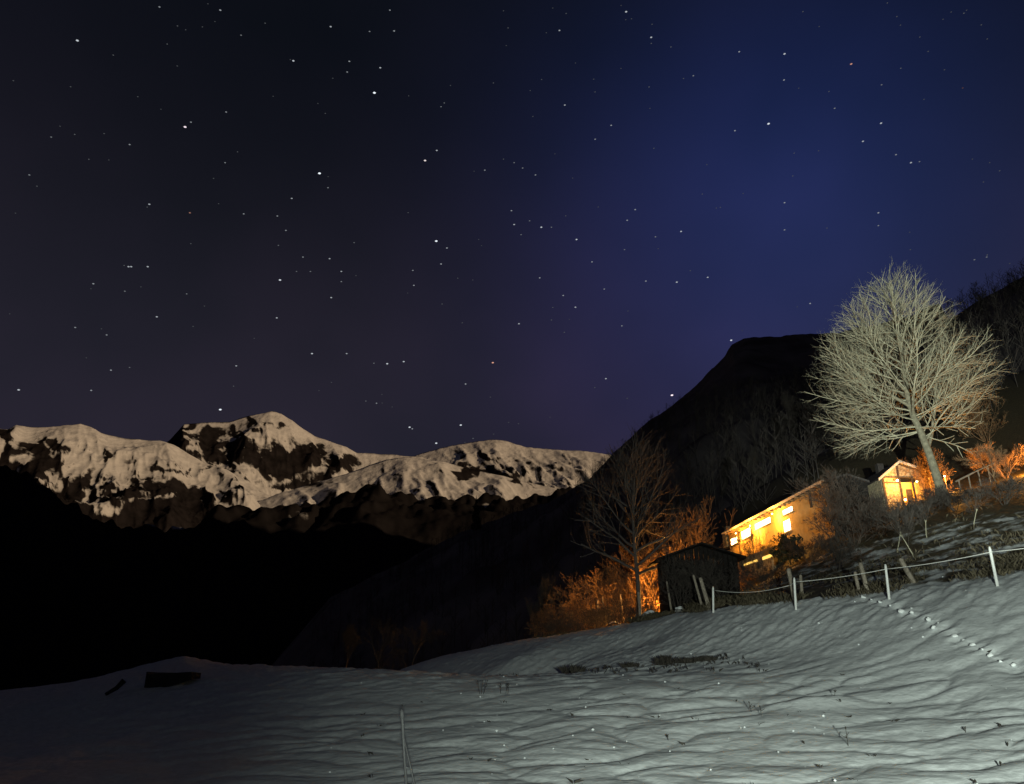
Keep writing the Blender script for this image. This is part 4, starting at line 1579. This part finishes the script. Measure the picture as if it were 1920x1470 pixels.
# ------------------------------------------------------------------ old wooden posts
WOOD = [((1478, 1066), (1490, 1125), 29.4, .085, 'thick wooden post just left of the second white fence post'),
        ((1300, 1078), (1317, 1141), 35.5, .055, 'thin leaning wooden post left of the thicker leaning one'),
        ((1313, 1083), (1331, 1145), 34.4, .085, 'thick leaning wooden post beside the first white fence post'),
        ((1197, 1110), (1201, 1166), 42.0, .085, 'upright grey wooden post below the dark tree'),
        ((1603, 1072), (1612, 1118), 27.6, .060, 'thin wooden post, left of the pair under the rope'),
        ((1613, 1055), (1626, 1112), 27.4, .075, 'thicker wooden post, right of the pair under the rope'),
        ((1688, 1047), (1717, 1098), 26.8, .080, 'strongly slanted wooden post right of the third white post'),
        ((1250, 1090), (1258, 1140), 40.0, .050, 'thin reddish wooden post in front of the shed'),
        ((1501, 1078), (1505, 1126), 30.4, .060, 'dim wooden post just right of the second white fence post'),
        ((1120, 1124), (1123, 1160), 50.0, .065, 'leftmost dim post beside the brush pile'),
        ((1129, 1119), (1134, 1152), 51.5, .050, 'slightly tilted thin post, second from the left by the brush pile'),
        ((1163, 1114), (1167, 1145), 50.0, .055, 'short dim post above the middle of the brush pile'),
        ((1085, 1134), (1085, 1152), 55.0, .035, 'short thin stake left of all the wooden posts')]
for (a, b, y, r, lb) in WOOD:
    pt, pb = P(a[0], a[1], y), P(b[0], b[1], y)
    g0 = gz(pb.x, pb.y)
    d = pb - pt
    k = (g0 - 0.2 - pt.z) / d.z
    bot = pt + d * max(0.6, k)
    m = MB()
    L = pt - bot
    m.tube([Vector((0, 0, 0)), L * 0.5 + Vector((rng.uniform(-.02, .02), 0, 0)), L * 0.96, L], [r * 1.05, r, r * 0.92, r * 0.62], 9)
    o = m.build('wooden_post', M['old_wood'])
    o.location = bot
    tag(o, lb, 'post', 'old wooden posts along the fence line')

# the split post in the foreground
b = P(765, 1520, 12.0)
b.z = gz(b.x, b.y)
fp = empty('plastic_post', b)
pt = P(753, 1331, 12.0) - b
m = MB()
m.tube([Vector((0.0, 0, -0.1)), pt * 0.5 + Vector((-0.01, 0, 0)), pt * 0.9, pt], [0.018, 0.018, 0.022, 0.010], 9)
m.build('shaft', M['grey_plastic'], fp, True)
MB().tube([pt * 0.9, pt * 0.97, pt * 1.01], [0.030, 0.030, 0.012], 9).build('cap', M['grey_plastic'], fp, True)
MB().tube([Vector((0.16, 0.05, -0.1)), pt * 0.70], [0.014, 0.012], 7).build('brace', M['grey_plastic'], fp, True)
tag(fp, 'pale capped post with a brace standing alone in the near snow', 'post')


# ------------------------------------------------------------------ stones, brush pile and small things
def lump(seed, sx, sy, sz, sub=3, rough=0.18):
    bm = bmesh.new()
    bmesh.ops.create_icosphere(bm, subdivisions=sub, radius=1.0)
    g = random.Random(seed)
    ph = [g.uniform(0, 6) for _ in range(6)]
    for v in bm.verts:
        c = v.co
        k = 1 + rough * (math.sin(c.x * 3.1 + ph[0]) * math.cos(c.y * 2.7 + ph[1]) + 0.6 * math.sin(c.z * 4.3 + ph[2] + c.x * 2) + 0.4 * math.sin(c.y * 6.1 + ph[3] + c.z * 5))
        v.co = Vector((c.x * sx, c.y * sy, c.z * sz)) * k
    return bm


def stone(u, v, y, size, label, m='stone', snow=True, name='stone', seed=1, dz=0.0, group=None):
    p = P(u, v, y)
    z = gz(p.x, p.y)
    t = empty(name, (p.x, p.y, z + dz))
    bm = lump(seed, *size)
    me = bpy.data.meshes.new('rock')
    bm.to_mesh(me)
    bm.free()
    me.materials.append(M[m])
    link('rock', me, t).location = (0, 0, size[2] * 0.4)
    if snow:
        bm = lump(seed + 1, size[0] * 0.95, size[1] * 0.95, size[2] * 0.5)
        me = bpy.data.meshes.new('snow_cap')
        bm.to_mesh(me)
        bm.free()
        me.polygons.foreach_set('use_smooth', [True] * len(me.polygons))
        me.materials.append(M['snow'])
        link('snow_cap', me, t).location = (0, 0, size[2] * 0.95)
    tag(t, label, 'stone', group)
    return t


stone(1219, 1158, 41, (0.34, 0.28, 0.26), 'snow capped stone right of the upright grey post', seed=3)
stone(1275, 1150, 38, (0.20, 0.2, 0.16), 'small snow capped stone below the thin reddish post', seed=5)
stone(1148, 1168, 49, (0.40, 0.3, 0.22), 'snow capped stone at the left foot of the brush pile', seed=8)
stone(1180, 1168, 45, (0.36, 0.25, 0.14), 'flat snow capped stone under the brush pile', seed=11)
# brush pile: arched branches with snow lying on them
p = P(1172, 1160, 46.5)
z = gz(p.x, p.y)
bp_ = empty('brush_pile', (p.x, p.y, z))
for i, (x0, x1, h, y0) in enumerate([(-1.3, 0.1, 0.75, 0.0), (-0.2, 1.1, 0.95, 0.2), (-0.9, 0.9, 0.5, -0.2), (-0.1, 0.8, 0.6, -0.3), (-1.5, -0.4, 0.45, 0.3)]):
    pts = []
    for k in range(9):
        t_ = k / 8
        pts.append(Vector((x0 + (x1 - x0) * t_, y0 + 0.1 * math.sin(3 * t_ + i), -0.05 + h * math.sin(math.pi * (0.12 + 0.8 * t_)) - 0.1)))
    br = MB().tube(pts, 0.045, 6).build('branch', M['dark_wood'], bp_, True)
    MB().tube([q_ + Vector((0, -0.02, 0.045)) for q_ in pts[2:7]], [0.02, 0.045, 0.05, 0.045, 0.02], 6).build('snow', M['snow'], br, True)
tag(bp_, 'tangled pile of dark branches dusted with snow beside the upright post', 'brush pile')
# near-black slab put where the snowy hump has a dark hollow
def on_ground(u, v, y0, y1):
    for y in np.linspace(y0, y1, 200):
        p = P(u, v, float(y))
        if p.z <= gz(p.x, p.y) + 0.02:
            return Vector((p.x, p.y, gz(p.x, p.y)))
    p = P(u, v, (y0 + y1) / 2)
    return Vector((p.x, p.y, gz(p.x, p.y)))


p = on_ground(322, 1281, 20, 37)
sl_ = empty('black_slab', p)
m = MB()
m.add([(-0.72, -0.35, -0.12), (0.05, -0.4, -0.10), (0.72, -0.3, 0.12), (0.72, 0.5, 0.15), (-0.72, 0.5, -0.05), (-0.72, -0.35, 0.36), (-0.6, -0.38, 0.28), (0.70, -0.3, 0.36), (0.72, 0.5, 0.32), (-0.72, 0.5, 0.34)],
      [(0, 1, 6, 5), (1, 2, 7, 6), (2, 3, 8, 7), (3, 4, 9, 8), (4, 0, 5, 9), (5, 6, 7, 8, 9), (0, 4, 3, 2, 1)])
m.build('slab', M['near_black'], sl_)
tag(sl_, 'black flat slab in the snowy hump at the left', 'stone')
p = on_ground(222, 1298, 20, 37)
fb = empty('fallen_branch', p)
MB().tube([(-0.30, -0.2, -0.05), (-0.05, -0.05, 0.14), (0.12, 0.0, 0.36)], [0.05, 0.07, 0.09], 7).build('branch', M['near_black'], fb, True)
tag(fb, 'dark stub leaning on the left end of the snowy hump', 'branch')
# terracotta pot at the far corner of the field
p = P(987, 1198, 57)
pot = empty('plant_pot', (p.x, p.y, gz(p.x, p.y) - 0.03))
bm = bmesh.new()
prof = [(0.16, 0.0), (0.22, 0.48), (0.27, 0.48), (0.27, 0.60), (0.22, 0.60), (0.20, 0.50)]
rings = [[bm.verts.new((r_ * math.cos(2 * math.pi * k / 16), r_ * math.sin(2 * math.pi * k / 16), z_)) for k in range(16)] for r_, z_ in prof]
for a_, b_ in zip(rings[:-1], rings[1:]):
    for k in range(16):
        bm.faces.new((a_[k], a_[(k + 1) % 16], b_[(k + 1) % 16], b_[k]))
bm.faces.new(rings[0][::-1])
bm.faces.new(rings[-1])
me = bpy.data.meshes.new('bowl')
bm.to_mesh(me)
bm.free()
me.materials.append(M['clay'])
link('bowl', me, pot)
tag(pot, 'small pinkish pot at the far left corner of the slope', 'pot')


# ------------------------------------------------------------------ weeds and grass
def weed_segs(seed, h, stems=1):
    g = random.Random(seed)
    out = []
    for s in range(stems):
        x, y = g.gauss(0, 0.05 * (stems > 1)), g.gauss(0, 0.05 * (stems > 1))
        p0 = Vector((x, y, -0.05))
        d = Vector((g.gauss(0, 0.12), g.gauss(0, 0.12), 1)).normalized()
        hh = h * g.uniform(0.7, 1.05)
        p1 = p0 + d * hh
        out.append((*p0, *p1, 0.007, 0.005))
        for k in range(3):
            b = p0.lerp(p1, g.uniform(0.45, 0.95))
            e = b + Vector((g.gauss(0, 0.05), g.gauss(0, 0.05), 0.05))
            out.append((*b, *e, 0.006, 0.004))
        out.append((*p1, *(p1 + d * 0.035), 0.016, 0.010))
    return np.array(out)


for i, (u, v, h, lb) in enumerate([(1409, 1333, .24, 'short dark weed stalk left of the bright snow patch'), (1428, 1342, .30, 'taller weed stalk just left of the bright snow patch'),
                                   (1564, 1313, .26, 'weed stalk behind the bright snow patch'), (1577, 1320, .18, 'stubby weed at the right end of the bright snow patch'),
                                   (1590, 1395, .34, 'tallest weed stalk standing in the near snow'), (1501, 1336, .06, 'tiny weed tip in front of the bright snow patch'),
                                   (1876, 1437, .12, 'small weed tip low at the right edge'), (1253, 1385, .10, 'small weed tip in the middle of the near snow'),
                                   (906, 1300, .42, 'dark weed on the brow of the near field, left one'), (944, 1298, .36, 'dark weed on the brow of the near field, right one'), (1810, 1370, .10, 'tiny weed tip at the right of the near snow')]):
    p = on_ground(u, v, 11, 32)
    o = link('weed_stalk', tube_mesh('weed_stalk', weed_segs(i + 3, h, 1 if h < .36 else 3), M['weed'], 5))
    o.location = p
    tag(o, lb, 'weed', 'weed stalks in the near snow')


def grass_mesh(pts, h, seed, per=14, spread=0.16, width=0.012):
    g = np.random.default_rng(seed)
    pts = np.repeat(np.asarray(pts), per, 0)
    n = len(pts)
    b = pts + np.stack([g.normal(0, spread, n), g.normal(0, spread, n), np.full(n, -0.03)], 1)
    hh = (h * g.uniform(0.45, 1.1, n))[:, None]
    lean = g.normal(0, 0.32, (n, 3))
    lean[:, 2] = 1
    lean /= np.linalg.norm(lean, axis=1, keepdims=True)
    a = g.uniform(0, np.pi, n)
    w = np.stack([np.cos(a), np.sin(a), np.zeros(n)], 1) * width
    tip = b + lean * hh + np.stack([g.normal(0, 0.06, n), g.normal(0, 0.06, n), -0.1 * hh[:, 0]], 1)
    mid = b + lean * hh * 0.55
    v = np.stack([b - w, b + w, mid + w * 0.7, tip], 1).reshape(-1, 3)
    return v, np.arange(4 * n).reshape(-1, 4)


for i, (u, v, w, lb) in enumerate([(1075, 1263, .3, 'leftmost dark weed clump behind the near brow'), (1183, 1262, .25, 'small dark weed clump behind the near brow, second from the left'),
                                   (1248, 1256, .3, 'largest dark weed clump behind the near brow'), (1290, 1260, .3, 'weed clump right of the largest one behind the near brow'), (1325, 1260, .3, 'rightmost weed clump behind the near brow')]):
    y = 26 + (1330 - u) * 0.012
    p = P(u, v, y)
    z = gz(p.x, p.y)
    g = np.random.default_rng(i)
    pts = np.stack([g.uniform(-w, w, 30), g.normal(0, w * .3, 30), np.zeros(30)], 1)
    vv, ff = grass_mesh(pts, 0.40 if i in (0, 2) else 0.24, i, 5, 0.06, 0.010)
    o = link('weed_clump', raw_mesh('weed_clump', vv, ff, M['weed']))
    o.location = (p.x, p.y, z)
    tag(o, lb, 'weeds', 'weed clumps behind the brow')

# uncountable dead grass behind the fence and in the hollow
g = np.random.default_rng(77)
cand_a = np.radians(g.uniform(2, 37, 9000))
cand_r = np.interp(cand_a, [math.atan2(p.x, p.y) for p in FENCE], [math.hypot(p.x, p.y) for p in FENCE]) + g.exponential(4.5, 9000) + 0.15
cx_, cy_ = cand_r * np.sin(cand_a), cand_r * np.cos(cand_a)
keep = (fbm(cx_ / 2.2, cy_ / 2.2, 3) > 0.12) & (cand_r < 60) & ((cx_ < 10) | (g.random(9000) < 0.3))
cx_, cy_ = cx_[keep], cy_[keep]
pts = np.stack([cx_, cy_, ground_h(cx_, cy_)], 1)
vv, ff = grass_mesh(pts, 0.28, 5, 9, 0.24, 0.005)
tag(link('dry_grass', raw_mesh('dry_grass', vv, ff, M['dry_grass'])), 'pale dead grass on the rough bank behind the fence', 'grass', kind='stuff')
g = np.random.default_rng(78)
ca = np.radians(g.uniform(-1, 17, 700))
cr_ = np.interp(ca, np.radians([-6, 0, 6, 14, 22]), [29, 27, 25, 23, 20.5]) + g.uniform(1.0, 4.5, 700)
ca, cr_ = ca[::12], cr_[::12]
cx_, cy_ = cr_ * np.sin(ca), cr_ * np.cos(ca)
vv, ff = grass_mesh(np.stack([cx_, cy_, ground_h(cx_, cy_)], 1), 0.20, 6, 4, 0.1, 0.005)
tips_a, tips_r = np.radians(g.uniform(-12, 33, 55)), 12 + 10 * g.random(55)
tx, ty = tips_r * np.sin(tips_a), tips_r * np.cos(tips_a)
v2, f2 = grass_mesh(np.stack([tx, ty, ground_h(tx, ty)], 1), 0.085, 8, 3, 0.03, 0.004)
vv, ff = np.concatenate([vv, v2]), np.concatenate([ff, f2 + len(vv)])
tag(link('dry_grass', raw_mesh('dry_grass', vv, ff, M['weed'])), 'short dead grass tips sticking out of the snow', 'grass', kind='stuff')

# clods of snow kicked up along the footprints
for i, p in enumerate(FEET):
    kf = (0.8, 0.4, 0.6, 0.45)[i % 4]
    bm = lump(40 + i, 0.10 * kf, 0.085 * kf, 0.065 * kf, 2, 0.3)
    me = bpy.data.meshes.new('footprint_rim')
    bm.to_mesh(me)
    bm.free()
    me.polygons.foreach_set('use_smooth', [True] * len(me.polygons))
    me.materials.append(M['snow'])
    o = link('footprint_rim', me, ground)
    o.location = (p.x + rng.uniform(-0.10, 0.10), p.y + 0.18 + rng.uniform(-0.06, 0.06), p.z + 0.05)
    o.rotation_euler = (0.5, 0, rng.uniform(-0.5, 0.5))

# ice grains that catch the lamp
g = np.random.default_rng(99)
v_all, f_all = [], []
n_i = 90
ia = np.radians(g.uniform(-14, 34, n_i))
ir = 12 + 18 * g.random(n_i) ** 1.3
ix, iy = ir * np.sin(ia), ir * np.cos(ia)
iz = ground_h(ix, iy) + snow_relief(ix, iy) + 0.02
for k in range(n_i):
    s = (0.006 + 0.016 * g.random() ** 2) * (ir[k] / 16)
    o8 = np.array([(1, 0, 0), (-1, 0, 0), (0, 1, 0), (0, -1, 0), (0, 0, 1), (0, 0, -1)], float) * s * np.array([1.5, 1, 0.9])
    b = len(v_all)
    v_all += [tuple(np.array((ix[k], iy[k], iz[k])) + q_) for q_ in o8]
    f_all += [(b + i_, b + j_, b + l_) for (i_, j_, l_) in [(0, 2, 4), (2, 1, 4), (1, 3, 4), (3, 0, 4), (2, 0, 5), (1, 2, 5), (3, 1, 5), (0, 3, 5)]]
tag(link('ice_grains', raw_mesh('ice_grains', np.array(v_all), np.array(f_all), M['ice'])), 'tiny ice grains glinting on the near snow', 'ice', kind='stuff')

# ------------------------------------------------------------------ stars
STARS = [(299, 13, .35), (413, 19, .45), (620, 50, .5), (452, 66, .25), (145, 76, .7), (550, 114, .6), (424, 210, .35), (347, 238, .9, 2), (358, 229, .35), (96, 257, .25), (140, 252, .15), (243, 271, .35), (422, 305, .3), (55, 328, .3), (599, 325, 1), (615, 352, .3), (547, 372, .45), (280, 383, .5), (356, 399, .4, 3), (457, 401, .35), (520, 405, .35), (536, 432, .35), (522, 460, .2),
         (731, 19, .35), (693, 59, .3), (739, 58, .4), (655, 115, .4), (651, 135, .35), (713, 127, .5), (702, 174, 1), (827, 200, .25), (833, 193, .2), (819, 282, .5), (797, 301, .8, 1), (909, 319, .35), (964, 305, .25), (980, 315, .3), (1004, 328, .35), (1049, 57, .45), (1174, 22, .6), (1221, 70, .55), (1258, 88, .15), (1059, 197, .45), (1146, 235, .4), (1116, 261, .35), (1217, 163, .15), (959, 395, .4), (993, 414, .25), (964, 421, .5), (1015, 426, .6), (1034, 426, .25), (977, 440, .25), (1081, 449, .6), (1191, 393, .4), (1176, 413, .4), (1277, 434, .55), (1229, 444, .3), (1171, 468, .25), (818, 452, .95), (838, 465, .45), (664, 455, .2),
         (1386, 97, .4), (1471, 101, .6), (1596, 120, .6, 3), (1300, 142, .3), (1470, 150, .4), (1689, 128, .15), (1653, 159, .25), (1805, 165, .12, 3), (1565, 203, .3), (1441, 232, .8), (1378, 245, .4), (1652, 231, .55), (1618, 265, .5), (1680, 290, .35), (1708, 305, .5), (1724, 303, .25), (1471, 380, .4), (1647, 399, .4), (1647, 423, .3), (1471, 431, .35),
         (241, 500, .5), (246, 500, .5), (277, 500, .5), (175, 532, .4), (234, 546, .25), (350, 551, .25), (294, 594, .5), (141, 614, .35), (200, 628, .35), (208, 694, .4), (243, 689, .2), (35, 731, .6), (171, 732, .4), (413, 768, .9), (443, 686, .45), (438, 724, .15), (568, 482, .35), (618, 485, .45), (556, 509, .2), (582, 509, .25), (525, 525, .75), (519, 596, .5), (621, 558, .5), (585, 663, .6), (640, 509, .45), (640, 528, .3),
         (827, 495, .45), (774, 507, .35), (776, 535, .4), (829, 570, .15), (1012, 521, .4), (1110, 491, .4), (1133, 542, .35), (1056, 554, .4), (1079, 576, .5), (1211, 527, .4), (1269, 529, .55), (973, 607, .5), (1034, 600, .15), (1166, 611, .35), (1058, 623, .15), (650, 663, .45), (701, 681, .25), (726, 682, .65), (757, 678, .6), (924, 680, .75, 3), (873, 720, .45), (1136, 710, .5), (1260, 741, 1, 2), (706, 756, .35), (686, 752, .2), (768, 801, .7), (773, 804, .4), (864, 797, .75), (818, 831, .75), (887, 822, .2),
         (1327, 520, .5), (1519, 569, .4), (1371, 638, .7), (1827, 487, .25), (1850, 482, .25)]
_sg = random.Random(9)
for _ in range(150):
    STARS.append((_sg.uniform(0, 1920), _sg.uniform(0, 860) ** 1.0, _sg.uniform(0.03, 0.13)))
sm = bpy.data.materials.new('starlight')
sm.use_nodes = True
nt = sm.node_tree
nt.nodes.remove(nt.nodes['Principled BSDF'])
e = nt.nodes.new('ShaderNodeEmission')
oi = nt.nodes.new('ShaderNodeObjectInfo')
nt.links.new(oi.outputs['Color'], e.inputs['Color'])
nt.links.new(e.outputs[0], nt.nodes['Material Output'].inputs[0])
sm.cycles.emission_sampling = 'NONE'
bm = bmesh.new()
bmesh.ops.create_icosphere(bm, subdivisions=1, radius=1.0)
star_me = bpy.data.meshes.new('star')
bm.to_mesh(star_me)
bm.free()
star_me.materials.append(sm)
sky_o = empty('sky', (0, 0, EYE))
tag(sky_o, 'deep blue night sky scattered with stars', None, kind='structure')
SR = 30000.0
PXR = SR / 770.0
TINT = {0: (0.86, 0.93, 1.0), 1: (1.0, 0.88, 0.86), 2: (1.0, 0.84, 0.92), 3: (1.0, 0.50, 0.36)}
for st in STARS:
    u, v, b = st[:3]
    tint = TINT[st[3] if len(st) > 3 else 0]
    d = unit(u, v)
    o = link('star', star_me, sky_o)
    o.location = d * SR
    o.rotation_euler = d.to_track_quat('Y', 'Z').to_euler()
    w = 0.50 + 0.72 * b
    o.scale = (PXR * w * 1.2, PXR * w, PXR * w * 0.72)
    lum = 0.06 + 1.1 * b ** 1.7
    o.color = (tint[0] * lum, tint[1] * lum, tint[2] * lum, 1)
